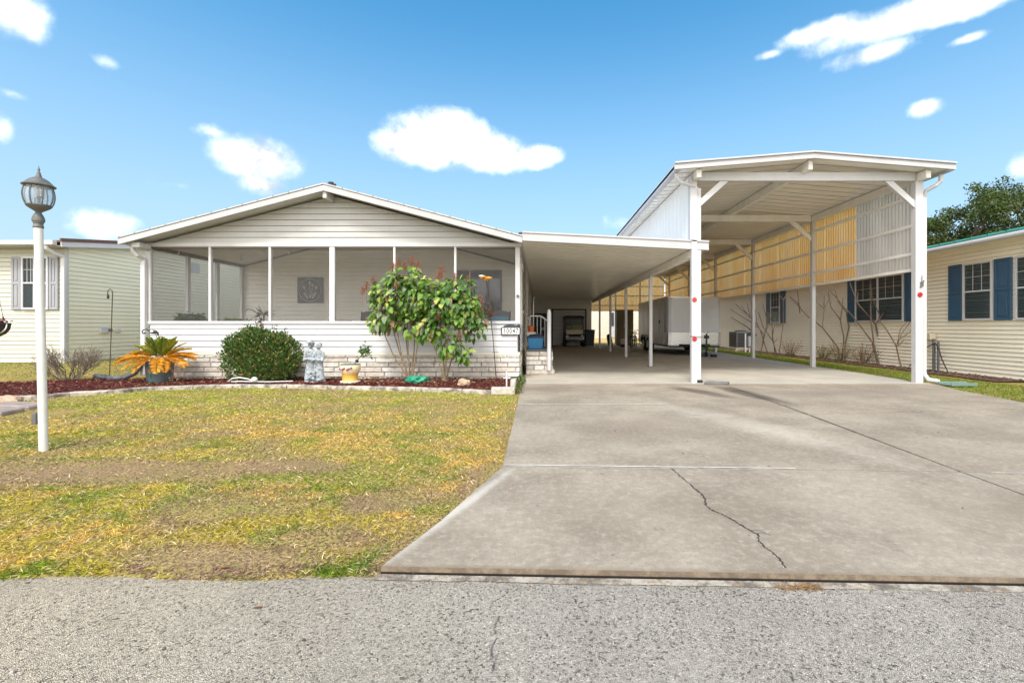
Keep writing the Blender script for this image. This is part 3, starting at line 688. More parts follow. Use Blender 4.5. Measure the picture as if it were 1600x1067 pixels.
mb = MB(); siding(mb, fr, 2.98, 4.02, .127, lambda z: (max(WX0, PKX - (4.0 - z)/.262), min(WX1, PKX + (4.0 - z)/.262)) if z < 3.99 else None)
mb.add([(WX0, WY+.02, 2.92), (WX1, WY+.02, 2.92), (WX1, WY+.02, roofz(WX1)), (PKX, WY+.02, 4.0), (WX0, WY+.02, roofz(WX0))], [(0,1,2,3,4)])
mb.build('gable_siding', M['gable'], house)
mb = MB(); mb.box(WX0, WY-.022, 2.90, WX1, WY+.07, 2.985); mb.build('header_beam', M['white'], house, bevel=.004)
mb = MB(); mb.box(WX0+.02, WY-.03, 1.222, WX1+.01, WY+.11, 1.285); mb.build('sill_rail', M['white'], house, bevel=.005)
mb = MB(); mb.box(WX0-.002, WY-.016, .545, WX1, WY+.012, .608); mb.build('base_trim', M['cork'], house, bevel=.003)
# block skirting
def bricks(mb, place, u0, u1, z0, z1, rh=.104, wmin=.28, wmax=.62, cols=((.72,.68,.62),(.62,.57,.51),(.76,.73,.68),(.58,.52,.46))):
    r = 0; z = z0
    while z < z1 - .02:
        zt = min(z + rh, z1); u = u0 + (0 if r % 2 else -random.uniform(.05,.3))
        while u < u1:
            wd = random.uniform(wmin, wmax); a, b = max(u, u0), min(u + wd, u1); u += wd
            if b - a < .03: continue
            d = random.uniform(.012, .03); c = random.choice(cols); f = random.uniform(.88, 1.08); mb.cur = tuple(q*f for q in c)
            g_ = .007; e = .008
            A = [place(a+g_, 0, z+g_), place(b-g_, 0, z+g_), place(b-g_, 0, zt-g_), place(a+g_, 0, zt-g_)]
            B = [place(a+g_+e, d, z+g_+e), place(b-g_-e, d*random.uniform(.7,1.1), z+g_+e), place(b-g_-e, d*random.uniform(.6,1.1), zt-g_-e), place(a+g_+e, d, zt-g_-e)]
            mb.add(A + B, [(4,5,6,7), (0,1,5,4), (1,2,6,5), (2,3,7,6), (3,0,4,7)])
        z += rh; r += 1
    mb.cur = None
mb = MB(); bricks(mb, lambda u, d, z: (u, WY - d, z), WX0+.02, WX1, -.03, .545)
sk = mb.build('block_skirting', M['brick'], house)
mb = MB(); mb.box(WX0+.02, WY+.001, -.1, WX1-.002, WY+.12, .544); mb.build('mortar_backing', M['mortar'], sk)
# front posts and screens
for x in (-8.535, -7.20, -5.895, -4.54, -3.185, -1.86, -.505):
    wd = .115 if abs(x+4.54) < .01 else (.10 if x in (-8.535, -.505) else .05)
    mb = MB(); mb.box(x-wd/2, WY-.012, 1.287, x+wd/2, WY+.065, 2.898); mb.build('screen_post', M['white'], house, bevel=.003)
mb = MB(); mb.box(-8.48, WY+.005, 2.862, -.56, WY+.06, 2.899); mb.build('header_shadow_strip', M['bronze'], house)  # dark strip added to stand in for the header's shadow
px_ = [-8.485, -7.225, -7.175, -5.92, -5.87, -4.598, -4.482, -3.21, -3.16, -1.885, -1.835, -.555]
for a, b in zip(px_[::2], px_[1::2]):
    mb = MB(); mb.box(a, WY+.03, 1.287, b, WY+.032, 2.898); mb.build('insect_screen', M['screen'], house)
PB = 13.08
# porch back wall, floor, ceiling, side walls
mb = MB(); siding(mb, lambda u, d, z: (u, PB - d, z), .62, 3.95, .125, lambda z: (max(WX0+.03, PKX - (3.93 - z)/.262), min(WX1-.03, PKX + (3.93 - z)/.262)) if z < 3.9 else None)
mb.box(WX0+.03, PB+.03, .3, WX1-.03, PB+.12, 2.9); mb.build('porch_back_wall', M['porchwall'], house)
mb = MB(); mb.box(WX0+.03, WY+.13, .45, WX1-.02, PB+.02, .60); mb.build('porch_floor', M['beige'], house)
mb = MB()
for s in (-1, 1):
    xe = WX0-.02 if s < 0 else WX1+.02
    mb.add([(xe, WY+.03, roofz(xe)-.03), (PKX, WY+.03, 3.97), (PKX, PB+.1, 3.97), (xe, PB+.1, roofz(xe)-.03)], [(0,1,2,3)])
mb.build('porch_ceiling', mat('porch_ceiling_panel', (.55,.52,.48), .6), house)
for nm, xs_ in (('left', WX0), ('right', WX1)):
    s = 1 if xs_ == WX0 else -1
    mb = MB(); mb.box(xs_ + s*.015, WY+.07, 2.86, xs_ + s*.10, PB, roofz(xs_)-.03 if False else 2.98); mb.build('side_header', M['bronze'] if s>0 else M['white'], house)
    if s > 0:
        for y in (11.02, 12.02, 13.0):
            mb = MB(); mb.box(xs_+.02, y-.05, 1.287, xs_+.08, y+.05, 2.86); mb.build('screen_post', M['white'], house, bevel=.003)
        for a, b in ((WY+.08, 10.97), (11.07, 11.97), (12.07, 12.95)):
            mb = MB(); mb.box(xs_+.05, a, 1.287, xs_+.052, b, 2.86); mb.build('insect_screen', M['screen'], house)
        mb = MB(); siding(mb, lambda u, d, z: (xs_ - d + .0, u, z), .61, 1.22, .1275, lambda z: (WY+.1, PB)); mb.box(xs_+.03, WY+.1, .1, xs_+.07, PB, 1.22); mb.build('side_siding', M['siding'], house)
    else:
        for y in (10.55, 11.25, 12.35, 13.0):
            mb = MB(); mb.box(xs_-.09, y-.04, .62 if y > 11 else 1.287, xs_-.02, y+.04, 2.86); mb.build('screen_post', M['beam'], house, bevel=.003)
        for ya_, yb_ in ((WY+.08, 11.21), (12.39, 12.96)): mb = MB(); mb.box(xs_-.055, ya_, 1.287, xs_-.053, yb_, 2.86); mb.build('insect_screen', M['screen'], house)
        mb = MB(); siding(mb, lambda u, d, z: (xs_ + d - .01, u, z), .61, 1.22, .1275, lambda z: (WY+.1, 11.2)); mb.box(xs_-.07, WY+.1, .1, xs_-.04, 11.2, 1.22); mb.build('side_siding', M['siding'], house); mb = MB(); mb.box(xs_-.07, 12.4, .62, xs_-.03, PB, 1.22); mb.build('side_siding', M['siding'], house)
        d = MB(); d.box(xs_-.04, 11.32, .62, xs_+.0, 12.28, 2.72); d = d.build('screen_door', M['beam'], house, bevel=.004)
        e = MB(); e.box(xs_+.002, 11.42, .75, xs_+.006, 12.18, 1.5); e.box(xs_+.002, 11.42, 1.58, xs_+.006, 12.18, 2.62); e.build('door_screen', M['dkgrey'], d)
        e = MB(); e.tube([(xs_+.01, 11.38, 1.50), (xs_+.06, 11.38, 1.50), (xs_+.06, 11.38, 1.62), (xs_+.01, 11.38, 1.62)], .009); e.build('handle', M['iron'], d)
# long right side wall behind the porch with a window
mb = MB(); siding(mb, lambda u, d, z: (WX1 + d, u, z), .61, 3.02, .127, lambda z: (PB+.12, 28.0)); mb.box(WX1-.12, PB+.13, -.05, WX1-.02, 28, 3.02)
mb.build('right_siding', M['porchwall'], house)
mb = MB(); bricks(mb, lambda u, d, z: (WX1 + d - .02, u, z), WY+.02, 28, -.03, .545, wmin=.35, wmax=.5); mb.build('side_skirting', M['brick'], house)
mb = MB(); siding(mb, lambda u, d, z: (WX0 - d, u, z), .61, 2.98, .127, lambda z: (PB+.12, 28.0)); mb.box(WX0+.02, PB+.13, -.05, WX0+.12, 28, 2.98); mb.build('left_siding', M['siding'], house)
mb = MB(); bricks(mb, lambda u, d, z: (WX0 - d + .01, u, z), WY+.02, 28, -.05, .545, wmin=.35, wmax=.5); mb.build('side_skirting', M['brick'], house)
mb = MB(); mb.box(WX0, 27.9, -.05, WX1, 28, 2.98); mb.add([(WX0,27.95,2.98),(WX1,27.95,2.98),(WX1,27.95,roofz(WX1)),(PKX,27.95,4.0),(WX0,27.95,roofz(WX0))],[(0,1,2,3,4)]); mb.build('rear_wall', M['siding'], house)
for y in (15.2, 19.0, 22.8):
    f = MB(); f.box(WX1+.0, y, 1.45, WX1+.045, y+.9, 2.55); f = f.build('window', M['white'], house, bevel=.004)
    e = MB(); e.box(WX1+.03, y+.06, 1.51, WX1+.05, y+.84, 2.49); e.build('pane', M['glassdark'], f)
# roof
RF = 9.5
mb = MB()
for s in (-1, 1):
    xe = -8.80 if s < 0 else -.395
    zp = 4.135; ze = zp - .262*abs(xe - PKX)
    mb.add([(PKX, RF+.01, zp), (xe, RF+.01, ze), (xe, 28.3, ze), (PKX, 28.3, zp), (PKX, RF+.01, zp-.09), (xe, RF+.01, ze-.09), (xe, 28.3, ze-.09), (PKX, 28.3, zp-.09)],
           [(0,1,2,3), (4,7,6,5), (0,4,5,1), (1,5,6,2), (2,6,7,3)])
mb.build('roof', M['roofmetal'], house)
mb = MB()
for s in (-1, 1):
    xe = -8.81 if s < 0 else -.39
    zp = 4.155; ze = zp - .262*abs(xe-PKX)
    def pr(u0, z0a, u1, z1a, h0, h1, ya, yb):
        mb.add([(u0, ya, z0a-h0), (u1, ya, z1a-h0), (u1, ya, z1a), (u0, ya, z0a), (u0, yb, z0a-h0), (u1, yb, z1a-h0), (u1, yb, z1a), (u0, yb, z0a)],
               [(0,1,2,3), (4,7,6,5), (0,4,5,1), (3,2,6,7), (0,3,7,4), (1,5,6,2)])
    pr(PKX, zp-.035, xe, ze-.035, .125, .125, RF-.03, RF+.008); pr(PKX, zp, xe, ze, .03, .03, RF-.045, RF+.06)
mb.build('rake_fascia', M['fascia'], house, bevel=.003)
for k in range(13):
    for s in (-1, 1):
        x = PKX + s*(.4 + k*.32); z = 4.155 - .262*abs(x-PKX) + .003
        if -8.8 < x < -.4: mb = MB(); mb.box(x-.012, RF-.043, z-.016, x+.012, RF-.050, z-.006); mb.build('screw', M['dkgrey'], house)
mb = MB(); mb.tube([(PKX+.11, RF+.08, 4.145), (PKX+.11, RF+.08, 4.20)], .055, 10); mb.tube([(PKX+.02, RF+.1, 4.165), (PKX+.2, RF+.1, 4.15)], .028, 8); mb.build('ridge_cap', M['black'], house)
mb = MB(); mb.tube([(-.47, RF+.1, 3.13), (-.33, RF+.12, 3.15), (-.22, RF+.12, 3.13)], .022, 8); mb.build('roof_connector', M['black'], house)
mb = MB(); mb.box(PKX-.04, RF+.02, 3.86, PKX+.04, WY-.02, 3.99); mb.build('ridge_board', M['white'], house, bevel=.003)
mb = MB(); mb.box(-8.74, 9.58, 2.875, -8.60, 28.2, 2.99); mb.build('gutter', M['fascia'], house, bevel=.01)
mb = MB(); mb.box(-8.60, 9.56, 2.83, -8.44, WY-.03, 2.94); mb.build('eave_block', M['gable'], house, bevel=.01)
mb = MB(); mb.tube([(-8.66, 9.66, 2.90), (-8.66, 9.66, 2.78), (-8.60, 9.70, 2.68), (-8.58, 9.84, 2.62), (-8.58, 9.84, 2.45)], .042, 10); mb.box(-8.63, 9.80, .12, -8.535, 9.875, 2.55); mb.build('downspout', M['white'], house, bevel=.006)
mb = MB(); mb.box(-.50, WY-.05, 2.9, -.42, WY-.024, 3.09); mb.build('corner_bracket', M['white'], house)
mb = MB(); mb.tube([(-.50, WY-.014, 1.83), (-.50, WY-.04, 1.83)], .03, 10); mb.build('doorbell', M['dkgrey'], house)
# porch window with pale curtain
wf = MB(); wf.box(-2.40, PB-.05, 1.40, -1.12, PB-.0, 2.78); wf = wf.build('window', M['dkgrey'], house, bevel=.004)
for a, b in ((-2.36, -2.05), (-2.01, -1.17)):
    e = MB(); e.box(a, PB-.058, 1.45, b, PB-.052, 2.73); e.build('pane', M['glassdark'], wf)
e = MB(); e.box(-2.05, PB-.07, 1.42, -2.01, PB-.05, 2.76); e.build('mullion', M['white'], wf)
dr = MB(); dr.box(-5.0, PB-.045, .62, -4.05, PB-.005, 2.64); 
# number plaque
pl = MB()
cx, cz = (798-VX)/F*9.83, 1.17+(510-517)/F*9.83
arch = [(-.21,-.085),(.21,-.085),(.21,.075),(.17,.085),(.13,.115),(.07,.135),(0,.15),(-.07,.135),(-.13,.115),(-.17,.085),(-.21,.075)]
pl.prism(arch, 9.868, 9.848, lambda u, v, d: (cx+u, d, cz+v))
plq = pl.build('number_sign', M['navy'], None, bevel=.003, label='white house number plate 10047 with a dark arched top on the porch corner', cat='number sign')
e = MB(); e.box(cx-.185, 9.842, cz-.068, cx+.185, 9.847, cz+.062); e.build('number_plate', mat('plate_white', (.85,.85,.84), .4), plq)
def text_mesh(body, size, loc, m, parent, name='lettering', ext=.002, sx_=1, rot=(R(90),0,0)):
    cu = bpy.data.curves.new('t', 'FONT'); cu.body = body; cu.size = size; cu.extrude = ext; cu.align_x = 'CENTER'; cu.align_y = 'CENTER'; cu.offset = .002; cu.space_character = 1.15
    o = bpy.data.objects.new('t', cu); col.objects.link(o); dg = bpy.context.evaluated_depsgraph_get(); me = bpy.data.meshes.new_from_object(o.evaluated_get(dg))
    bpy.data.objects.remove(o); bpy.data.curves.remove(cu)
    Mx = Matrix.Translation(Vector(loc)) @ (Matrix.Rotation(rot[2], 4, 'Z') @ Matrix.Rotation(rot[0], 4, 'X')) @ Matrix.Diagonal((sx_, 1, 1, 1)); me.transform(Mx)
    me.name = name; me.materials.clear(); me.materials.append(m); t = bpy.data.objects.new(name, me); col.objects.link(t); t.parent = parent; return t
text_mesh('10047', .145, (cx, 9.839, cz-.004), M['black'], plq, sx_=.80)
e = MB()
for s in (-1,1): e.tube([(cx+s*.12, 9.842, cz+.083), (cx+s*.08, 9.842, cz+.105), (cx+s*.03, 9.842, cz+.095), (cx, 9.842, cz+.115)], .005, 6)
e.build('scroll_ornament', M['chrome'], plq)

# ---------------- low carport
lc = thing('low_carport', 'low flat white carport attached to the right side of the gabled home', 'carport', (1.5, 18, 0), None)
def lz(x): return 2.965 - (x + .4) * .051     # underside
LX1 = 3.50
mb = MB()
N_ = 62
for k in range(N_):
    ya = 9.56 + k*.302; yb = ya + .302
    for (u0, u1, dz) in ((0, .03, .0), (.03, .272, .010), (.272, .302, .0)):
        mb.add([(-.44, ya+u0, lz(-.44)+dz), (LX1-.03, ya+u0, lz(LX1-.03)+dz), (LX1-.03, ya+u1, lz(LX1-.03)+dz), (-.44, ya+u1, lz(-.44)+dz)], [(0,1,2,3)])
    mb.add([(-.44, ya+.03, lz(-.44)), (LX1-.03, ya+.03, lz(LX1-.03)), (LX1-.03, ya+.03, lz(LX1-.03)+.010), (-.44, ya+.03, lz(-.44)+.010)], [(0,1,2,3)])
    mb.add([(-.44, ya+.272, lz(-.44)), (LX1-.03, ya+.272, lz(LX1-.03)), (LX1-.03, ya+.272, lz(LX1-.03)+.010), (-.44, ya+.272, lz(-.44)+.010)], [(0,1,2,3)])
mb.build('roof_pan', M['soffit'], lc)
mb = MB(); mb.add([(-.42, 9.54, lz(-.42)+.10), (LX1, 9.54, lz(LX1)+.10), (LX1, 28.3, lz(LX1)+.10), (-.42, 28.3, lz(-.42)+.10), (-.42, 9.54, lz(-.42)+.03), (LX1, 9.54, lz(LX1)+.03), (LX1, 28.3, lz(LX1)+.03), (-.42, 28.3, lz(-.42)+.03)], [(0,1,2,3),(4,7,6,5),(0,4,5,1),(1,5,6,2),(2,6,7,3)]); mb.build('roof_sheet', M['roofmetal'], lc)
mb = MB()
for (dz0, dz1, ya, yb) in ((-.01, .155, RF-.03, RF+.03), (.15, .185, RF-.05, RF+.08)):
    mb.add([(x, y, lz(x)+dz) for y in (ya, yb) for x, dz in ((-.385, dz0), (LX1, dz0), (LX1, dz1), (-.385, dz1))], [(0,1,2,3),(4,7,6,5),(0,4,5,1),(2,6,7,3),(1,5,6,2),(0,3,7,4)])
mb.box(LX1-.025, RF+.03, lz(LX1)-.01, LX1+.005, 28.3, lz(LX1)+.16)
mb.build('fascia', M['fascia'], lc, bevel=.003)
mb = MB(); mb.box(3.14, 9.58, lz(3.21)-.165, 3.26, 28.0, lz(3.21)-.003); mb.build('eave_beam', M['beam'], lc, bevel=.004)
mb = MB(); mb.box(3.275, 9.50, 2.66, 3.35, 9.535, 2.80); mb.build('beam_cap', M['white'], lc, bevel=.003)
for y in (13.3, 17.15, 21.0, 24.8):
    p = MB(); p.box(3.165, y-.045, 0, 3.255, y+.045, lz(3.21)-.165); p = p.build('post', M['white'], lc, bevel=.004)
    e = MB(); e.box(3.12, y-.08, .002, 3.30, y+.08, .012); e.build('base_plate', M['dkgrey'], p)
# ---------------- storage shed at the back of the carport
sh = thing('storage_shed', 'white shed wall with a wide grey roll door at the back of the low carport', 'shed', (1.3, 28.2, 0))
mb = MB(); siding(mb, lambda u, d, z: (u, 28.02 - d, z), .02, 2.95, .125, lambda z: (-.44, 3.12)); mb.box(-.44, 28.03, 0, 3.12, 28.2, 2.9); mb.box(3.02, 28.2, 0, 3.12, 31, 2.8); mb.build('wall', M['porchwall'], sh)
d = MB()
for k in range(8): d.box(.75, 27.97, .02+k*.265, 2.72, 28.0, .02+k*.265+.255)
d = d.build('roll_door', mat('roll_door_grey', (.55,.55,.57), .5), sh, bevel=.006)
e = MB(); e.box(1.6, 27.95, .12, 1.8, 27.968, .15); e.build('handle', M['iron'], d)
mb = MB(); mb.box(.66, 27.96, 0, .745, 28.0, 2.24); mb.box(2.725, 27.96, 0, 2.81, 28.0, 2.24); mb.box(.66, 27.96, 2.16, 2.81, 28.0-.0, 2.24); mb.build('door_frame', M['dkgrey'], sh)

# ---------------- tall RV carport
tc_ = thing('tall_carport', 'tall white vehicle carport with yellow corrugated side panels', 'carport', (5.5, 18, 0))
TX0, TX1, TPK = 3.21, 7.86, 5.47
def tz(x): return 4.545 - .08*abs(x - TPK)
mb = MB()
for s in (-1, 1):
    xe = 2.80 if s < 0 else 8.19; n_ = 64
    for k in range(n_):
        ya = 9.16 + k*.31
        for (u0, u1, dz) in ((0, .03, 0), (.03, .28, .007), (.28, .31, 0)):
            mb.add([(TPK, ya+u0, tz(TPK)+dz), (xe, ya+u0, tz(xe)+dz), (xe, ya+u1, tz(xe)+dz), (TPK, ya+u1, tz(TPK)+dz)], [(0,1,2,3)])
mb.build('roof_pan', M['soffit'], tc_)
mb = MB()
for s in (-1, 1):
    xe = 2.70 if s < 0 else 8.29
    mb.add([(TPK, 9.14, tz(TPK)+.11), (xe, 9.14, tz(xe)+.11), (xe, 29, tz(xe)+.11), (TPK, 29, tz(TPK)+.11), (TPK, 9.14, tz(TPK)+.03), (xe, 9.14, tz(xe)+.03), (xe, 29, tz(xe)+.03), (TPK, 29, tz(TPK)+.03)], [(0,1,2,3),(4,7,6,5),(0,4,5,1),(1,5,6,2),(2,6,7,3)])
mb.build('roof_sheet', M['roofmetal'], tc_)
mb = MB()
for s in (-1, 1):
    xe = 2.68 if s < 0 else 8.31
    for (dz0, dz1, ya, yb) in ((-.012, .10, 9.10, 9.15), (.10, .135, 9.07, 9.2)):
        mb.add([(x, y, tz(x)+dz) for y in (ya, yb) for x, dz in ((TPK, dz0), (xe, dz0), (xe, dz1), (TPK, dz1))], [(0,1,2,3),(4,7,6,5),(0,4,5,1),(2,6,7,3),(1,5,6,2),(0,3,7,4)])
mb.build('fascia', M['fascia'], tc_, bevel=.003)
for s, xe in ((-1, 2.70), (1, 8.29)):
    mb = MB(); a = xe - s*.11; mb.box(min(xe,a), 9.13, tz(xe)-.03, max(xe,a), 29, tz(xe)+.10); mb.build('gutter', M['fascia'], tc_, bevel=.012)
mb = MB(); mb.bar((TPK, 9.22, 4.44), (TPK, 29, 4.44), .085, .19); mb.build('ridge_beam', M['beam'], tc_, bevel=.004)
for x in (TX0, TX1):
    mb = MB(); mb.bar((x, 9.22, tz(x)-.09), (x, 29, tz(x)-.09), .10, .165); mb.build('eave_beam', M['beam'], tc_, bevel=.004)
rows = (9.5, 13.15, 16.85, 20.45, 24.1, 27.8)
for i, y in enumerate(rows):
    zb = 4.125 if i else 4.14
    mb = MB(); mb.box(TX0+.07, y-.045, 4.195, TX1-.07, y+.045, 4.375); mb.build('cross_beam', M['beam'] if i else M['white'], tc_, bevel=.004)
    sides = ((-1, TX0), (1, TX1)) if i == 0 else ((1, TX1),)
    for s, x in sides:
        mb = MB(); q = -s
        mb.prism([(x+q*.06, 3.62), (x+q*.06, 3.77), (x+q*.52, 4.19), (x+q*.70, 4.19)] if True else [], y-.034, y+.03, lambda u, v, d: (u, d, v)); mb.build('knee_brace', M['white'] if i == 0 else M['beam'], tc_, bevel=.003)
for i, y in enumerate(rows):
    wd = .19 if i == 0 else .10
    p = MB(); p.box(TX1-.08 if i==0 else TX1-.05, y-.06, -.01, TX1+.08 if i==0 else TX1+.05, y+.06, tz(TX1)-.17); p = p.build('post', M['white'], tc_, bevel=.005)
    if i == 0:
        e = MB(); e.tube([(TX1+.0, y-.062, 1.83), (TX1+.0, y-.082, 1.83)], .05, 16); e.build('reflector', M['red'], p, bevel=.004)
        e = MB(); e.box(TX1+.01, y-.09, 2.0, TX1+.06, y-.062, 2.09); e.tube([(TX1+.03, y-.08, 2.09), (TX1+.03, y-.085, 2.22)], .006, 6); e.tube([(TX1+.0, y-.08, 1.98), (TX1+.07, y-.085, 2.12)], .013, 6); e.build('hook', M['dkgrey'], p)
p = MB(); p.box(3.135, 9.45, -.005, 3.245, 9.56, 4.30); p = p.build('post', M['white'], tc_, bevel=.005)
for z in (1.725, .91):
    e = MB(); e.tube([(3.19, 9.448, z), (3.19, 9.428, z)], .048, 16); e.build('reflector', M['red'], p, bevel=.004)
e = MB(); e.bar((3.10, 9.44, .965), (3.36, 9.46, .955), .01, .012); e.build('wire', M['iron'], p)
# left corner panel closing the post, downspout
mb = MB(); mb.box(3.248, 9.480, .05, 3.34, 9.548, 4.05); mb.tube([(2.76, 9.30, 4.33), (2.78, 9.30, 4.20), (2.84, 9.33, 4.13), (3.16, 9.47, 4.09), (3.28, 9.505, 4.02), (3.302, 9.508, 3.9)], .042, 10)
mb.build('downspout', M['white'], tc_, bevel=.006)
e = MB(); e.box(3.27, 9.43, .0, 3.36, 9.50, .06); e.build('drain_elbow', M['black'], tc_, bevel=.01)
mb = MB(); mb.tube([(8.18, 9.30, 4.26), (8.17, 9.30, 4.13), (8.10, 9.33, 4.06), (8.0, 9.45, 3.98), (7.995, 9.5, 3.85)], .042, 10); mb.box(7.955, 9.46, .25, 8.03, 9.54, 3.9)
mb.tube([(7.993, 9.5, .28), (7.995, 9.48, .16), (8.03, 9.42, .07), (8.14, 9.36, .05), (8.17, 9.34, .03)], [.042,.044,.045,.048,.05], 10); mb.build('downspout', M['white'], tc_, bevel=.006)
# left ribbed white wall
def corrug(mb, place, u0, u1, z0f, z1f, pitch=.1, amp=.016):
    n_ = int((u1-u0)/pitch); 
    pr = [(0,0),(.5,0),(.6,1),(.9,1)]
    us = []
    for k in range(n_+1):
        for f, h in pr:
            u = u0 + (k+f)*pitch
            if u <= u1: us.append((u, h*amp))
    us.append((u1, 0))
    for (a, ha), (b, hb) in zip(us, us[1:]):
        mb.add([place(a, ha, z0f(a)), place(b, hb, z0f(b)), place(b, hb, z1f(b)), place(a, ha, z1f(a))], [(0,1,2,3)])
mb = MB(); corrug(mb, lambda u, d, z: (3.13 - d, u, z), 9.56, 29, lambda u: lz(3.13)+.02, lambda u: 4.33, .30, .006); mb.box(3.135, 9.565, 2.82, 3.15, 29, 4.32)
mb.build('left_wall', M['leftwall'], tc_)
mb = MB(); mb.box(3.105, 9.44, 2.97, 3.133, 9.60, 4.30); mb.build('corner_trim', M['white'], tc_)
# right fibreglass panels (1.2 m sheets) and girts
y = 11.42; 
mb = MB(); corrug(mb, lambda u, d, z: (7.91 + d, u, z), 9.57, 11.42, lambda u: 2.36, lambda u: 4.26, .10, .020); mb.build('clear_panel', M['clearpanel'], tc_)
while y < 28.9:
    ye = min(y+1.25, 29); mb = MB(); corrug(mb, lambda u, d, z: (7.912 + d, u, z), y, ye, lambda u: 2.345, lambda u: 4.26, .10, .020); mb.build('yellow_panel', M['yellowpanel'], tc_); y += 1.25
for z in (2.36, 2.70, 3.29, 3.90):
    mb = MB(); mb.box(7.83, 9.56, z-.03, 7.905, 29, z+.03); mb.build('girt', M['beam'], tc_, bevel=.003)
# rear panels
x = 3.2
while x < 7.85:
    xe = min(x+1.2, 7.87); mb = MB(); corrug(mb, lambda u, d, z: (u, 29.0 + d, z), x, xe, lambda u: 2.15, lambda u: 4.4, .16, .02); mb.build('yellow_panel', M['yellowpanel'], tc_); x += 1.2
for z in (2.17, 2.5, 3.1, 3.7):
    mb = MB(); mb.box(3.2, 28.92, z-.03, 7.86, 28.985, z+.03); mb.build('girt', M['beam'], tc_)
for x in (4.75, 6.3):
    mb = MB(); mb.box(x-.04, 28.85, 2.1, x+.04, 28.915, 4.35); mb.build('stud', M['beam'], tc_)

# ---------------- right neighbour: cream siding, green roof, blue shutters
RX = 10.4
rn = thing('cream_house', 'cream sided house with a green metal roof and blue shutters', 'house', (15, 16, 0))
mb = MB(); siding(mb, lambda u, d, z: (RX - d, u, z), .02, 3.12, .098, lambda z: (3.0, 31), out=.024, gap=.019); mb.box(RX+.02, 3.0, -.1, RX+.15, 31, 3.1); mb.box(RX+.02, 3.0, -.1, 19, 3.1, 3.1); mb.box(RX+.02, 30.9, -.1, 19, 31, 3.1)
mb.build('wall', M['cream'], rn)
mb = MB(); mb.box(RX-.01, 3.0, 3.02, RX+.02, 31, 3.12); mb.box(10.02, 2.8, 3.05, RX, 31.2, 3.07); mb.build('soffit', M['cream'], rn)
mb = MB(); mb.add([(9.98, 2.7, 3.20), (9.98, 31.3, 3.20), (14.7, 31.3, 4.1), (14.7, 2.7, 4.1), (19.4, 31.3, 3.2), (19.4, 2.7, 3.2),
                   (9.98, 2.7, 3.13), (9.98, 31.3, 3.13), (19.4, 31.3, 3.13), (19.4, 2.7, 3.13)], [(0,3,2,1), (3,5,4,2), (0,1,7,6), (5,9,8,4), (0,6,9,5,3), (1,2,4,8,7)])
for k in range(70): 
    y = 2.8 + k*.41; mb.bar((9.99, y, 3.222), (14.68, y, 4.118), .03, .03)
mb.build('roof', M['green_roof'], rn)
mb = MB(); mb.tube([(9.93, 2.7, 3.10), (9.93, 31.3, 3.10)], .055, 10); mb.box(9.90, 2.7, 3.105, 10.0, 31.3, 3.155); mb.build('gutter', M['white'], rn, smooth=False)
def nwindow(parent, place, u0, u1, z0, z1, fm, blinds=True, mull=()):
    """place(u,d,z); frame, sashes, blind"""
    def bx(mb, a, b, c, d_, e, f_):
        p = [place(u, dd, z) for u in (a, b) for dd in (e, f_) for z in (c, d_)]
        xs_, ys_, zs_ = zip(*p); mb.box(min(xs_), min(ys_), min(zs_), max(xs_), max(ys_), max(zs_))
    t = .05; f = MB(); zm = (z0+z1)/2
    bx(f, u0, u1, z0, z0+t, .0, .06); bx(f, u0, u1, z1-t, z1, .0, .06); bx(f, u0, u0+t, z0+t, z1-t, .0, .058); bx(f, u1-t, u1, z0+t, z1-t, .0, .058); bx(f, u0+t, u1-t, zm-.02, zm+.02, .02, .052)
    cells = [u0+t] + list(mull) + [u1-t]
    for mm in mull: bx(f, mm-.035, mm+.035, z0+t, z1-t, .0, .056)
    w_ = f.build('window', fm, parent, bevel=.003)
    for k, (a, b) in enumerate(zip(cells, cells[1:])):
        e = MB(); bx(e, a, b, z0+t, z1-t, .034, .036); e.build('pane', M['glass'], w_)
        e = MB(); bx(e, a, b, z0+t, z1-t, .001, .006); e.build('room_shade', M['dkgrey'], w_)
        if blinds:
            e = MB(); zc = z1 - t
            stop = z0 + t + .03 if k != 99 else zm
            while zc > stop: bx(e, a+.02, b-.02, zc-.026, zc-.004, .012 , .022); zc -= .036
            e.build('blind', M['white'], w_)
        e = MB()
        for q in (1/3, 2/3): bx(e, a+(b-a)*q-.005, a+(b-a)*q+.005, zm+.02, z1-t, .037, .044)
        bx(e, a, b, (zm+z1)/2-.005, (zm+z1)/2+.005, .037, .044); e.build('glazing_bar', M['white'], w_)
    return w_
def shutter(parent, place, u0, u1, z0, z1, m_):
    def bx(mb, a, b, c, d_, e, f_):
        p = [place(u, dd, z) for u in (a, b) for dd in (e, f_) for z in (c, d_)]
        xs_, ys_, zs_ = zip(*p); mb.box(min(xs_), min(ys_), min(zs_), max(xs_), max(ys_), max(zs_))
    s = MB(); bx(s, u0, u1, z0, z1, .0, .03); zm = (z0+z1)/2; t = .055
    for c, d_ in ((z0, z0+t), (zm-.03, zm+.03), (z1-t, z1)): bx(s, u0, u1, c, d_, .0302, .045)
    for a, b in ((u0, u0+t), (u1-t, u1)):
        for c, d_ in ((z0+t, zm-.03), (zm+.03, z1-t)): bx(s, a, b, c, d_, .0302, .045)
    for c, d_ in ((z0+t+.035, zm-.065), (zm+.065, z1-t-.035)): bx(s, u0+t+.03, u1-t-.03, c, d_, .0302, .042)
    return s.build('shutter', m_, parent, bevel=.004)
rp = lambda u, d, z: (RX - .014 - d, u, z)
for (u0, u1, mull) in ((10.42, 11.16, ()), (12.98, 14.98, (13.98,)), (19.7, 20.5, ()), (8.95, 9.93, ())):
    nwindow(rn, rp, u0, u1, 1.31, 2.70, M['white'], True, mull)
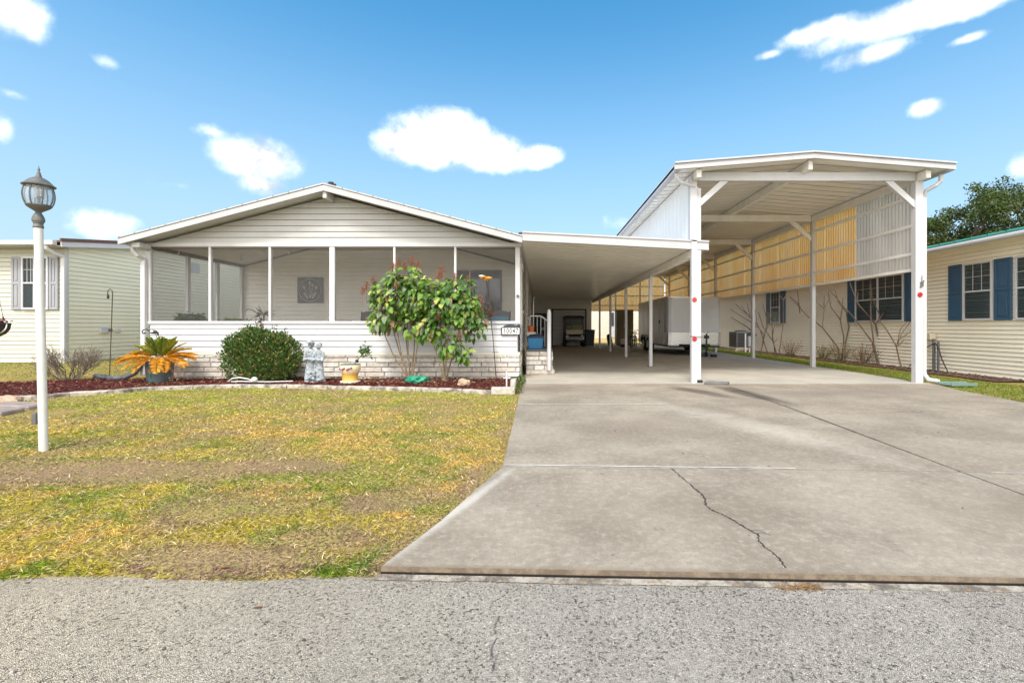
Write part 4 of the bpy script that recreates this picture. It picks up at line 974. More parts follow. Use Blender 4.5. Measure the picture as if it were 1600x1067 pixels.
for (u0, u1) in ((11.19, 11.56), (10.01, 10.39), (12.62, 12.95), (15.01, 15.36), (19.3, 19.67), (20.53, 20.9)):
    shutter(rn, rp, u0, u1, 1.31, 2.70, M['blue_paint'])
mb = MB(); mb.box(RX-.05, 8.3, .02, RX-.015, 8.31, .03)
mb = MB(); mb.box(10.35, 9.1, -.03, RX+.0, 31, .02); mb.build('foundation_trim', M['dkgrey'], rn)
# utility pedestal
ut = thing('utility_pedestal', 'dark utility pipes with drooping cables in front of the cream wall', 'utility post', (10.15, 11.6, 0))
mb = MB(); mb.tube([(10.15,11.75,-.05),(10.15,11.75,.85)], .035, 10); mb.tube([(10.15,11.62,-.05),(10.15,11.62,.78)], .028, 10); mb.build('conduit', M['dkgrey'], ut)
mb = MB(); mb.box(10.18, 11.9, .82, 10.36, 12.15, .98); mb.build('junction_box', mat('box_beige', (.5,.44,.33), .6), ut, bevel=.01)
mb = MB()
for q, dy in ((1, -.5), (-1, .75)):
    mb.tube([(10.13, 11.68, .74), (10.08, 11.68+dy*.3, .62), (10.05, 11.68+dy*.55, .35), (10.02, 11.68+dy*.9, .10), (10.02, 11.68+dy*1.0, .02), (10.06, 11.68+dy*.6, -.0)], .014, 6)
mb.build('cable', M['black'], ut)
# AC unit
ac = thing('air_conditioner', 'low dark grey air conditioning unit beside the far cream wall', 'air conditioner', (9.95, 22.6, 0))
mb = MB(); mb.box(9.55, 22.2, .14, 10.3, 23.1, .92); mb.build('casing', M['dkgrey'], ac, bevel=.02)
mb = MB()
for k in range(9): mb.box(9.53, 22.24, .2+k*.075, 9.548, 23.06, .225+k*.075); mb.box(9.6, 22.18, .2+k*.075, 10.25, 22.198, .225+k*.075)
mb.build('grille', M['black'], ac)
mb = MB(); mb.box(9.4, 22.0, -.04, 10.36, 23.3, .135); mb.build('pad', M['stone'], ac, bevel=.01)
mb = MB(); mb.lathe([(.28,0),(.28,.03),(.05,.05)], (9.93,22.65,.92), 20); mb.build('fan_guard', M['black'], ac)
eb = thing('meter_box', 'small pale grey meter box on a pipe next to the air conditioner', 'meter box', (9.6, 20.9, 0))
mb = MB(); mb.box(9.5, 20.8, .25, 9.8, 20.95, .72); mb.build('box', M['grey_paint'], eb, bevel=.01); mb = MB(); mb.tube([(9.58,20.88,-.05),(9.58,20.88,.25)], .03, 8); mb.tube([(9.40,20.9,-.05),(9.40,20.9,.85)], .035, 8); mb.build('conduit', M['white'], eb)

# ---------------- left neighbour
LXc, LYc = -12.2, 11.7
ln = thing('pale_green_house', 'pale green sided house with grey shutters on the left', 'house', (-20, 18, .2))
mb = MB(); siding(mb, lambda u, d, z: (u, LYc - d, z), .25, 3.26, .112, lambda z: (-34, LXc-.02)); mb.box(-34, LYc+.02, .0, LXc-.02, LYc+.2, 3.26)
mb.build('front_siding', M['green_siding'], ln)
rk = lambda y: 3.26 + .145*min(y - LYc, 25 - y)
def lim_side(z):
    if z <= 3.26: return (LYc+.02, 25)
    dy = (z-3.26)/.145; return (LYc+.02+dy, 25-dy) if LYc+dy < 25-dy else None
mb = MB(); siding(mb, lambda u, d, z: (LXc + d, u, z), .15, 4.2, .112, lim_side); mb.add([(LXc-.013, LYc+.02, 0), (LXc-.013, 25, 0), (LXc-.013, 25, 3.26), (LXc-.013, 18.35, 4.2), (LXc-.013, LYc+.02, 3.26)], [(0,1,2,3,4)])
mb.build('gable_siding', mat('pale_green_siding_shade_lift', (.78,.75,.58), .55, var=.07, vscale=.7, dirt=.10), ln)  # same siding as the front, colour lightened to offset shade on this side
mb = MB(); mb.box(LXc-.055, LYc-.016, .22, LXc+.016, LYc+.055, 3.24); mb.build('corner_board', M['green_siding'], ln, bevel=.004)
mb = MB(); ym = 18.35
for ya, yb, s in ((11.35, ym, 1), (25.35, ym, -1)):
    za = 3.30 - .05; zb = za + .145*abs(yb-ya)
    mb.add([(-34.3, ya, za+.07), (LXc+.22, ya, za+.07), (LXc+.22, yb, zb+.07), (-34.3, yb, zb+.07), (-34.3, ya, za+.02), (LXc+.22, ya, za+.02), (LXc+.22, yb, zb+.02), (-34.3, yb, zb+.02)], [(0,1,2,3),(4,7,6,5),(0,4,5,1),(1,5,6,2),(0,3,7,4)])
mb.build('roof', M['brown_roof'], ln)
mb = MB(); mb.bar((LXc+.22, 11.36, 3.225), (LXc+.22, ym, 3.225+.145*(ym-11.36)), .03, .14); mb.bar((LXc+.22, 25.3, 3.225), (LXc+.22, ym, 3.225+.145*(ym-11.36)), .03, .14)
mb.bar((LXc+.10, 11.36, 3.18), (LXc+.10, ym, 3.18+.145*(ym-11.36)), .22, .012); mb.build('rake_board', M['white'], ln, bevel=.003)
mb = MB(); mb.bar((LXc+.235, 11.34, 3.325), (LXc+.235, ym, 3.325+.145*(ym-11.34)), .05, .085); mb.build('roof_edge', M['brown_roof'], ln)
mb = MB(); mb.box(-34.2, 11.24, 3.19, LXc+.13, 11.36, 3.30); mb.box(-34.2, 11.36, 3.19, LXc, LYc, 3.205); mb.build('gutter', M['white'], ln, bevel=.012)
mb = MB(); mb.tube([(LXc-.09, 11.30, 3.20), (LXc-.09, 11.32, 3.11), (LXc-.05, 11.46, 3.01), (LXc-.0, 11.62, 2.96), (LXc+.0, 11.645, 2.85)], .05, 10); mb.box(LXc-.055, 11.60, .2, LXc+.045, 11.68, 2.95); mb.build('downspout', M['white'], ln, bevel=.008)
lp_ = lambda u, d, z: (u, LYc - .014 - d, z)
def X_at(px, y): return (px-VX)/F*y
nwindow(ln, lp_, X_at(37, 11.7), X_at(79, 11.7), 1.60, 2.96, M['white'], False, (X_at(58, 11.7),))
shutter(ln, lp_, X_at(21, 11.7), X_at(35.5, 11.7), 1.60, 2.95, M['grey_paint']); shutter(ln, lp_, X_at(80, 11.7), X_at(93.5, 11.7), 1.60, 2.95, M['grey_paint'])
v = MB(); v.box(LXc+.01, 15.8, 3.05, LXc+.03, 16.25, 3.38)
for k in range(7): v.box(LXc+.03, 15.82, 3.08+k*.042, LXc+.045, 16.23, 3.10+k*.042)
v.build('gable_vent', M['white'], ln)
v = MB(); v.box(LXc+.014, 12.55, .98, LXc+.06, 12.79, 1.16); v.build('dryer_vent', M['white'], ln, bevel=.008)
v = MB(); v.tube([(LXc+.05, 12.79, 1.07), (LXc+.1, 12.85, 1.06)], .04, 8); v.build('vent_flap', M['dkgrey'], ln)
v = MB(); v.box(LXc+.014, 13.02, 1.0, LXc+.06, 13.15, 1.10); v.build('outlet_cover', M['white'], ln, bevel=.006)

# ---------------- far house and shed seen under the tall carport
fh = thing('rear_house', 'pale cream house wall seen far behind under the tall carport', 'house', (10, 36, 0))
mb = MB(); corrug(mb, lambda u, d, z: (u, 34 - d, z), -2, 20, lambda u: .3, lambda u: 3.4, .3, .012); mb.box(-2, 34.01, -.05, 20, 40, 3.4); mb.build('wall', mat('far_wall_cream', (.72,.66,.56), .7, var=.1), fh)
mb = MB(); mb.box(-2.4, 33.6, 3.4, 20.4, 40.4, 3.55); mb.add([(-2.4,33.6,3.55),(20.4,33.6,3.55),(20.4,37,4.5),(-2.4,37,4.5),(20.4,40.4,3.55),(-2.4,40.4,3.55)],[(0,1,2,3),(3,2,4,5)]); mb.build('roof', M['roofmetal'], fh)
mb = MB(); mb.box(-2, 33.93, -.05, 20, 33.99, .30); mb.build('base_trim', mat('ochre_trim', (.6,.47,.25), .8), fh)
f = MB(); f.box(5.1, 33.93, .35, 5.9, 33.98, 2.4); f = f.build('door', M['white'], fh, bevel=.01)
e = MB(); e.box(5.25, 33.9, 1.2, 5.45, 33.928, 2.2); e.build('pane', M['glassdark'], f)
# ================================================================== OBJECTS
def Wp(px, py, y): return Vector(((px-VX)/F*y, y, H + (VY-py)/F*y))
# ---------------- lamp post
bx_, by_ = -4.74, 4.34
lp = thing('lamp_post', 'white garden lamp post with a round ribbed glass lantern on the front lawn', 'lamp post', (bx_, by_, -.02))
tx_ = bx_ - .052
mb = MB(); mb.tube([(bx_, by_, -.08), (bx_-.02, by_, .8), (tx_, by_, 2.13)], [.0335,.033,.0325], 24); mb.build('post', M['postpaint'], lp, smooth=True)
mb = MB(); mb.lathe([(r_*.68, z_) for r_, z_ in [(.050,2.105),(.056,2.11),(.056,2.125),(.050,2.13),(.050,2.15),(.057,2.155),(.057,2.165),(.066,2.17),(.068,2.185),(.060,2.21),(.045,2.235),(.030,2.252)]], (tx_, by_, 0), 24); mb.build('collar', M['lampmetal'], lp, smooth=True)
mb = MB(); mb.box(bx_-.09, by_-.03, .24, bx_-.048, by_+.03, .35); mb.box(bx_-.050, by_-.015, .27, bx_-.04, by_+.015, .31); mb.build('sensor_box', M['lampmetal'], lp, bevel=.006)
lt = MB(); cxl = tx_ + .004
lt.lathe([(r_*.68, z_) for r_, z_ in [(.028,2.248),(.034,2.258),(.05,2.268),(.085,2.285),(.122,2.305),(.134,2.318),(.130,2.328),(.10,2.326)]], (cxl, by_, 0), 24); lant = lt.build('lantern_cup', M['lampmetal'], lp, smooth=True)
prof = [(r_*.68, z_) for r_, z_ in [(.132,2.325),(.150,2.36),(.160,2.40),(.161,2.43),(.153,2.47),(.138,2.505)]]
mb = MB(); mb.lathe([(r-.006, z) for r, z in prof], (cxl, by_, 0), 32); mb.f = mb.f[:-2]; mb.c = mb.c[:-2]; mb.build('globe_glass', M['lampglass'], lp, smooth=True)
for k in range(8):
    t = 2*math.pi*(k+.35)/8; mb = MB(); mb.tube([(cxl + r*math.cos(t), by_ + r*math.sin(t), z) for r, z in prof],   .0055, 6); mb.build('lantern_rib', M['lampmetal'], lp, smooth=True)
mb = MB(); mb.lathe([(r_*.68, z_) for r_, z_ in [(.134,2.498),(.142,2.498),(.160,2.502),(.172,2.505),(.174,2.512),(.145,2.528),(.125,2.545),(.098,2.565),(.066,2.58),(.038,2.588),(.030,2.60),(.024,2.618),(.019,2.625),(.021,2.632),(.014,2.64),(.010,2.65),(.015,2.66),(.013,2.668),(.005,2.683),(.002,2.70)]], (cxl, by_, 0), 32); mb.build('lantern_cap', M['lampmetal'], lp, smooth=True)
mb = MB(); mb.tube([(cxl, by_, 2.32), (cxl, by_, 2.40)], .012, 10); mb.lathe([(.03,2.395),(.035,2.40),(.02,2.41)], (cxl, by_, 0), 12); mb.build('socket_stem', M['lampmetal'], lp)
for k in range(3):
    t = 2*math.pi*k/3 + .5; x, y = cxl +   .027*math.cos(t), by_ +   .027*math.sin(t)
    mb = MB(); mb.lathe([(.011,2.39),(.012,2.43),(.016,2.45),(.013,2.47),(.004,2.49)], (x, y, 0), 10); mb.build('candle_bulb', M['white'], lp, smooth=True)

# ---------------- plants: generic leaf scatter
def leafy(name, m, P, A, L, W, C, parent, tmpl=LEAF, N=None, bend=0, **k):
    n = len(P); a = instance(tmpl, P, A, rdir(n) if N is None else N, L, W, C, bend); return fast_mesh(name, *a[:3], m, a[3], parent=parent, **k)
def pick(n, cols, wts, lo=.7, hi=1.25):
    c = np.array(cols)[rng.choice(len(cols), n, p=np.array(wts)/sum(wts))]; return c * rng.uniform(lo, hi, (n,1))
def lobes(n, L_, fill=.45):
    """points in a set of ellipsoid lobes (cx,cy,cz,rx,ry,rz), shell-biased; returns P and outward dir"""
    L_ = np.array(L_); vol = (L_[:,3]*L_[:,4]*L_[:,5])**(2/3); k = rng.choice(len(L_), n, p=vol/vol.sum()); d = rdir(n); r = rng.uniform(fill, 1, n)**.6
    return L_[k, :3] + d*L_[k, 3:6]*r[:, None], d
# potted sago palm
pc = Vector((-7.72, 9.22, .03))
sg = thing('potted_sago_palm', 'sago palm with orange and green fronds in a grey teal tub', 'potted plant', pc)
mb = MB(); mb.lathe([(r_*.78, z_) for r_, z_ in [(.255,.0),(.262,.02),(.285,.22),(.305,.395),(.318,.40),(.322,.43),(.305,.435),(.295,.40),(.29,.38)]], pc, 36); mb.build('pot', M['tealpot'], sg, smooth=True)
mb = MB(); mb.lathe([(.225,.37),(.15,.39),(.02,.40)], pc, 24); mb.build('potting_soil', M['mortar'], sg)
mb = MB(); mb.ball(pc + Vector((0,0,.44)), .11, 14, 10, (1,1,1.1)); mb.build('trunk', M['bark'], sg)
mb = MB()
mb.tube([pc+Vector((.0,-.238,.38)), pc+Vector((.015,-.236,.25)), pc+Vector((-.005,-.222,.12)), pc+Vector((.03,-.212,.01))], .007, 5); mb.build('green_tie', M['greenplastic'], sg)
def frond(az, up, ln, droop, c1, c2, w=.15, nl=46):
    d = Vector((math.cos(az), math.sin(az), 0)); base = pc + Vector((0,0,.50)) + d*.04
    pts = []
    for i in range(13):
        t = i/12; pts.append(base + d*(ln*t*math.cos(up)) + Vector((0,0, ln*t*math.sin(up) - droop*t*t)))
    P, A, Ls = [], [], []
    side = Vector((-d.y, d.x, 0))
    for i in range(nl):
        t = .16 + .84*(i+.5)/nl; q = t*12; k = min(int(q), 11); p = pts[k].lerp(pts[k+1], q-k); tg = (pts[k+1]-pts[k]).normalized()
        for s in (-1, 1):
            P.append(p); A.append(tg*.75 + side*s*.9 + Vector((0,0,.28)) + Vector([random.uniform(-.1,.1) for _ in range(3)])); Ls.append(w*(math.sin(math.pi*min(1,(t*.92+.08)))**.5)*random.uniform(.85,1.1))
    n = len(P); tt = rng.random((n,1)); C = (np.array([c1])*(1-tt) + np.array([c2])*tt)*rng.uniform(.8,1.15,(n,1))
    o = leafy('frond', M['dryleaf'], np.array(P), np.array(A), np.array(Ls), .046, C, sg, LEAFS, bend=.015)
    return o
OR1, OR2, YG1, YG2, GR1, DR = (.74,.34,.03), (.80,.48,.05), (.44,.42,.05), (.30,.34,.04), (.14,.22,.03), (.40,.27,.18)
for az, up, ln, dr, a, b in [(3.25,.25,.78,.20,OR1,OR2),(3.5,.12,.72,.2,OR1,OR2),(2.9,.35,.74,.22,OR2,OR1),(3.05,.55,.62,.2,OR2,YG1),(3.8,.2,.66,.25,OR1,OR2),(-.15,.30,.78,.2,OR1,OR2),(.15,.38,.72,.22,OR1,OR2),(-.4,.15,.74,.28,OR1,OR2),(.05,.55,.66,.15,OR2,YG1),
    (4.3,.1,.42,.3,OR1,OR2),(5.3,.12,.5,.32,OR1,OR2),(1.2,.4,.6,.2,OR1,OR2),(2.0,.4,.6,.2,OR2,YG1),(2.7,.85,.56,.1,YG1,YG2),(3.3,.75,.55,.12,YG2,YG1),(.6,.8,.55,.1,YG1,OR2),(-.2,.9,.55,.08,YG2,YG1),(2.2,1.15,.52,.04,GR1,YG2),(1.0,1.1,.52,.04,GR1,YG2),(.2,1.12,.5,.05,GR1,YG1),(-.6,1.2,.48,.04,YG2,GR1),(4.0,1.1,.42,.06,YG1,YG2),(3.4,1.2,.50,.05,YG2,GR1)]:
    frond(az, up, ln, dr, a, b)
    if ln > .45: frond(az + random.uniform(.15,.35), up + random.uniform(-.1,.2), ln*random.uniform(.8,.95), dr, b, a)
for az, ln, dr in ((4.7,.22,.30),(4.9,.26,.32),(-.35,.55,.55),(-.5,.50,.60),(-.25,.62,.48),(5.1,.3,.36),(4.4,.2,.25)):
    frond(az, .15, ln, dr, DR, (.30,.17,.10), .09, 18)
# round bush
rbx = -5.74
rb = thing('round_bush', 'rounded dark green shrub with small glossy leaves against the brick skirting', 'bush', (rbx, 9.38, .03))
LB = [(rbx, 9.38, .55, .66, .42, .50), (rbx-.38, 9.35, .50, .40, .35, .46), (rbx+.40, 9.36, .52, .42, .36, .46), (rbx-.05, 9.3, .80, .46, .32, .34), (rbx+.15, 9.3, .35, .6, .4, .32), (rbx-.45, 9.3, .78, .26, .24, .26), (rbx+.42, 9.3, .84, .24, .2, .2), (rbx-.18, 9.35, 1.0, .22, .2, .16)]
n = 9500; P, d = lobes(n, LB, .55); P[:,2] = np.maximum(P[:,2], .05)
A = d*.6 + rdir(n)*.5 + np.array([[0,0,.5]])
C = pick(n, [(.04,.10,.02),(.07,.15,.03),(.13,.21,.045),(.25,.27,.07),(.32,.16,.07)], [.33,.30,.20,.11,.06])
leafy('foliage', M['leaf'], P, A, rng.uniform(.04,.075,n), rng.uniform(.032,.052,n), C, rb, LEAF)
mb = MB()
for k in range(26):
    t = random.uniform(0, 2*math.pi); r = random.uniform(.2,.72); x, y = rbx + r*math.cos(t), 9.36 + r*.5*math.sin(t)
    mb.tube([(rbx+random.uniform(-.08,.08), 9.38, -.0), ((rbx+x)/2, (9.38+y)/2, .3), (x, y, .9 - r*.3)], [.014,.01,.004], 5)
mb.build('stem', M['bark_pale'], rb)
P2 = []; mb = MB()
for (sx_, sz_) in ((-.75,.86),(-.62,.93),(-.40,1.13),(-.26,1.19),(-.08,1.27),(.02,1.28),(.30,1.16),(.52,1.10),(.80,.80),(-.80,.30),(.05,1.2),(-.85,.62)):
    tip = Vector((rbx+sx_, 9.3, sz_)); mb.tube([(rbx+sx_*.8, 9.34, sz_-.22), tip], .004, 5); 
    for _ in range(12): P2.append(tip + Vector([random.uniform(-.03,.03), random.uniform(-.03,.03), random.uniform(-.07,.03)]))
mb.build('shoot', M['bark'], rb); P2 = np.array(P2); n = len(P2)
leafy('shoot_leaves', M['leaf'], P2, rdir(n, -.3, 1), .05, .028, pick(n, [(.06,.09,.03),(.15,.10,.05)], [.6,.4]), rb)
# two big leaved shrubs
def big_shrub(name, label, base, stems, L_, n, panicles, tone):
    t = thing(name, label, 'shrub', base); mb = MB(); B = Vector(base)
    for pts in stems:
        q = [B + Vector((random.uniform(-.03,.03), random.uniform(-.03,.03), -.02))] + [Vector(p) for p in pts]; k = len(q)
        mb.tube(q, [.019 - .013*i/(k-1) for i in range(k)], 6)
    for (x, y, z, r) in panicles: mb.tube([Vector((x, y, z-.30)), Vector((x, y, z + r*.8))], .004, 5)
    mb.build('stem', M['bark_pale'], t, smooth=True)
    P, d = lobes(n, L_, .35)
    A = d*.7 + rdir(n)*.45 + np.array([[0,-.25,-.45]]); N = d*.8 + np.array([[0,-.5,.7]]) + rdir(n)*.5
    C = pick(n, [(.05,.12,.02),(.095,.21,.035),(.18,.31,.045),(.34,.42,.07),(.44,.44,.12),(.22,.26,.17),(.33,.20,.11)], tone)
    leafy('foliage', M['leaf'], P, A, rng.uniform(.05,.135,n), rng.uniform(.055,.115,n), C, t, LEAFR, N=N, bend=rng.uniform(0,.07,n))
    Q = []; mb = MB()
    for (x, y, z, r) in panicles:
        c = Vector((x, y, z))
        for _ in range(int(340*r/.12)):
            a = random.uniform(0,6.28); h = random.random(); rr = r*1.0*(1-h*.6)*random.random(); Q.append((x+rr*math.cos(a), y+rr*math.sin(a), z - r*.8 + h*r*1.9))
            if random.random() < .1: mb.tube([(x, y, z - r*.7 + h*r*1.4), (x+rr*math.cos(a), y+rr*math.sin(a), z - r*.8 + h*r*1.9)], .0018, 3)
    Q = np.array(Q); m_ = len(Q)
    leafy('seed_heads', M['dryleaf'], Q, rdir(m_), .026, .020, pick(m_, [(.36,.14,.07),(.26,.11,.07),(.46,.25,.13)], [.5,.3,.2]), t, LEAFS)
    return t
b1 = (-2.69, 9.42, .04)
big_shrub('big_leaf_shrub', 'taller big leaved shrub on many bare stems behind the green lump', b1,
    [[(b1[0]+dx*.45, b1[1]+dy, .55), (b1[0]+dx*.8, b1[1]+dy, 1.15), (b1[0]+dx, b1[1]+dy*1.5, 1.75)] for dx, dy in ((-.72,-.08),(-.5,.05),(-.33,-.12),(-.18,.06),(-.05,-.1),(.1,.05),(.28,-.1))],
    [(-2.75,9.35,1.78,.58,.42,.50),(-3.15,9.3,1.50,.36,.35,.46),(-2.35,9.3,1.75,.44,.38,.46),(-2.75,9.3,2.14,.42,.32,.28),(-3.2,9.3,1.86,.28,.28,.30),(-2.5,9.25,1.25,.42,.3,.32),(-3.3,9.3,1.28,.22,.25,.22)], 1120,
    [(-3.56,9.3,1.98,.10),(-3.45,9.35,2.10,.09),(-3.02,9.3,2.36,.10),(-2.92,9.3,2.44,.10),(-2.62,9.25,2.46,.12),(-2.5,9.3,2.40,.10),(-3.62,9.25,1.88,.08),(-2.75,9.2,2.38,.08),(-2.85,8.98,2.0,.07)], [.20,.24,.24,.12,.05,.11,.04])
b2 = (-1.93, 9.18, .05)
big_shrub('big_leaf_shrub', 'shorter big leaved shrub with leaves low on its stems, nearer the number plate', b2,
    [[(b2[0]+dx*.4, b2[1]+dy, .5), (b2[0]+dx*.85, b2[1]+dy, 1.0), (b2[0]+dx, b2[1]+dy*1.5, 1.65)] for dx, dy in ((-.32,-.05),(-.12,.06),(.10,-.1),(.30,.05))] + [[(b2[0]-.02, b2[1], .3), (b2[0]-.05, b2[1]-.03, .7)]],
    [(-1.9,9.15,1.66,.44,.38,.42),(-1.55,9.12,1.50,.38,.34,.40),(-1.35,9.12,1.22,.26,.28,.32),(-2.2,9.1,1.85,.32,.3,.3),(-1.65,9.1,1.95,.34,.26,.22),(-1.85,9.1,.82,.30,.22,.24),(-2.1,9.1,1.15,.28,.24,.28),(-1.55,9.1,.62,.20,.18,.14)], 860,
    [(-1.98,9.1,2.24,.13),(-2.05,9.1,2.16,.10),(-1.72,9.1,2.14,.09),(-1.45,9.1,2.10,.09),(-1.22,9.15,1.66,.12),(-1.2,9.1,1.50,.09),(-2.0,8.92,1.40,.12),(-1.35,8.98,1.45,.10),(-1.6,8.95,1.0,.08)], [.30,.30,.22,.10,.02,.02,.04])
# low leaves at the base of the shrubs stay in the mulch as litter
n = 260; P = np.stack([rng.uniform(-3.6,-.9,n), rng.uniform(8.65,9.7,n), rng.uniform(.085,.11,n)], 1)
leafy('leaf_litter', M['dryleaf'], P, rdir(n,-.1,.2), rng.uniform(.05,.09,n), .045, pick(n, [(.35,.20,.12),(.45,.33,.2),(.22,.11,.07)], [.4,.3,.3]), None, LEAF, N=np.tile([[0.,0,1]],(n,1)) + rdir(n)*.3, kind='stuff', label='dry curled brown leaves fallen on the mulch below the shrubs', cat='leaf litter')
# bare twiggy shrub on the left
tb = (-9.72, 9.40, .04)
ts = thing('bare_shrub', 'nearly leafless grey twiggy shrub beside the lamp post', 'shrub', tb); mb = MB(); tips = []
def twig(p, d, ln, r, lvl):
    q = p + d*ln; m_ = p.lerp(q, .5) + Vector([random.uniform(-.02,.02) for _ in range(3)]); mb.tube([p, m_, q], [r, r*.85, r*.65], 5 if lvl < 2 else 4, cap=False)
    if lvl >= 4: tips.append(q); return
    for _ in range(3 if lvl < 3 else 2):
        nd = (d + Vector([random.uniform(-.62,.62), random.uniform(-.5,.5), random.uniform(-.1,.5)])).normalized(); twig(q if random.random() < .75 else m_, nd, ln*random.uniform(.6,.85), r*.66, lvl+1)
for k in range(15):
    a = 6.28*k/15*1.0; d = Vector((math.cos(a)*.8, math.sin(a)*.5, random.uniform(.35,1.05))).normalized(); twig(Vector(tb)+Vector((math.cos(a)*.05, math.sin(a)*.05, -.03)), d, .27, .012, 0)
mb.build('branches', M['twig'], ts); tp = np.array([tips[i] for i in range(0, len(tips), 2)]); n = len(tp)
leafy('leaves', M['leaf'], tp, rdir(n), .024, .014, pick(n, [(.10,.09,.04),(.16,.12,.06),(.08,.10,.03)], [.4,.3,.3]), ts, LEAFS)

# ---------------- statue of two children
def figure(parent, cx, cy, z0, hgt, hat, lean):
    mb = MB(); s = hgt/.80
    def E(x, y, z, rx, ry, rz): mb.ball((cx + x*s, cy + y*s, z0 + z*s), 1, 16, 12, (rx*s, ry*s, rz*s)) if False else add_e(mb, (cx+x*s, cy+y*s, z0+z*s), rx*s, ry*s, rz*s)
    mb.lathe([(r*s, z*s) for r, z in ((.115,.0),(.118,.03),(.10,.12),(.092,.22),(.088,.32),(.085,.40),(.078,.47),(.088,.54),(.092,.585),(.07,.615),(.03,.64),(.028,.68))], (cx, cy, z0), 20, 1.0, .8)
    E(0,-.005,.725,.056,.060,.070); E(0,.012,.738,.062,.062,.062)          # head, hair
    E(0,-.064,.715,.011,.014,.013); E(-.055,-.005,.715,.010,.014,.018); E(.055,-.005,.715,.010,.014,.018)  # nose, ears
    E(0,-.052,.690,.022,.014,.010)
    if hat: mb.lathe([(.100*s,.765*s),(.105*s,.772*s),(.070*s,.785*s),(.062*s,.815*s),(.03*s,.835*s)], (cx-.01, cy-.01, z0), 18)
    else: E(0,.03,.76,.055,.05,.045)
    for q in (-1, 1):
        E(q*.085,-.0,.565,.036,.038,.04)
        mb.tube([(cx+q*.088*s, cy, z0+.57*s), (cx+q*.112*s, cy-.035*s, z0+.47*s), (cx+q*.100*s, cy-.07*s, z0+.41*s)], [.034*s,.030*s,.027*s], 10)
        mb.tube([(cx+q*.100*s, cy-.07*s, z0+.41*s), (cx+q*.055*s, cy-.115*s, z0+.43*s), (cx+q*.018*s, cy-.128*s, z0+.445*s)], [.027*s,.022*s,.018*s], 10)
        for f in range(4): mb.tube([(cx+q*.018*s, cy-.128*s, z0+(.435+.008*f)*s), (cx-q*.016*s, cy-.135*s, z0+(.432+.009*f)*s)], .006*s, 6)
        E(q*.045,-.09,.012,.034,.062,.022)
    for k in range(11):   # robe folds
        a = -math.pi + math.pi*(k+.5)/11; r0, r1 = .088*s, .120*s
        mb.tube([(cx+r0*math.cos(a), cy+r0*.8*math.sin(a), z0+.44*s), (cx+(r0+.006)*math.cos(a+.05), cy+r0*.82*math.sin(a+.05), z0+.25*s), (cx+r1*math.cos(a+.10*lean), cy+r1*.8*math.sin(a+.10*lean), z0+.02)], [.007,.012,.016], 6)
    mb.tube([(cx-.08*s, cy-.06*s, z0+.46*s), (cx, cy-.092*s, z0+.44*s), (cx+.08*s, cy-.06*s, z0+.46*s)], .012, 6)
    o = mb.build('figure', M['statue'], parent)
    r = o.modifiers.new('remesh', 'REMESH'); r.mode = 'VOXEL'; r.voxel_size = .007; r.use_smooth_shade = True
    sm = o.modifiers.new('smooth', 'SMOOTH'); sm.iterations = 2; sm.factor = .5
    return o
def add_e(mb, c, rx, ry, rz, n=16, m=10):
    vs = []; c = Vector(c)
    for i in range(m+1):
        t = math.pi*i/m
        for k in range(n):
            a = 2*math.pi*k/n; vs.append(c + Vector((rx*max(.01, math.sin(t))*math.cos(a), ry*max(.01, math.sin(t))*math.sin(a), -rz*math.cos(t))))
    mb.add(vs, [(i*n+k, i*n+(k+1)%n, (i+1)*n+(k+1)%n, (i+1)*n+k) for i in range(m) for k in range(n)] + [tuple(range(n))[::-1], tuple(m*n+k for k in range(n))])
st = thing('garden_statue', 'weathered blue grey statue of two robed children standing side by side', 'statue', (-4.58, 9.17, .05))
figure(st, -4.64, 9.19, .09, .78, True, 1); figure(st, -4.455, 9.13, .09, .76, False, -1)
mb = MB(); mb.lathe([(.20,.03),(.205,.07),(.18,.10),(.02,.11)], (-4.54, 9.16, 0), 24, 1.05, .72); mb.build('plinth', M['statue'], st, bevel=.01)
f = MB()
for k in range(40): add_e(f, (-4.55+random.uniform(-.06,.07), 9.02+random.uniform(-.03,.03), .13+random.random()*.13), .03,.03,.028, 8, 6)
o = f.build('flower_bundle', M['statue'], st, smooth=True)
# yellow pot
yp = (-3.82, 9.12, .05)
yt = thing('yellow_pot', 'yellow glazed pot with a pale floral band standing in the mulch', 'flower pot', yp)
mb = MB(); mb.lathe([(.155,.03),(.150,.05),(.150,.12),(.152,.16),(.172,.20),(.197,.25),(.203,.30),(.196,.34),(.190,.355),(.178,.36),(.17,.34),(.16,.31)], yp, 36)
mY = NG('yellow_glaze'); cY = mY.mix(mY.rng(mY.m_('ADD', mY.z, mY.m_('MULTIPLY', mY.noise(7), .05)), .19, .24), (.62,.36,.07), (.72,.58,.38)); mY.b.inputs['Coat Weight'].default_value = .5; MYP = mY.done(cY, .3, .5)
mb.build('body', MYP, yt, smooth=True)
mb = MB(); mb.lathe([(.19,0),(.195,.03),(.16,.034)], yp, 30); mb.build('saucer', M['cork'], yt)
mb = MB(); mb.lathe([(.182,.352),(.192,.358),(.19,.368),(.178,.366)], yp, 30); mb.lathe([(.172,.345),(.02,.35)], yp, 20); mb.build('rim', mat('dark_green_rim', (.07,.11,.05), .5), yt)
mb = MB()
for (a, z) in ((-1.75,.29),(-1.45,.27),(-1.3,.285),(-1.95,.27),(-1.1,.30),(-2.3,.28)):
    for k in range(5):
        b = 2*math.pi*k/5; add_e(mb, (yp[0]+.204*math.cos(a)+.014*math.cos(b), yp[1]+.204*math.sin(a), yp[2]+z+.014*math.sin(b)), .012,.006,.012, 8, 6)
mb.build('flower_relief', mat('plum_glaze', (.17,.06,.10), .4), yt, smooth=True)
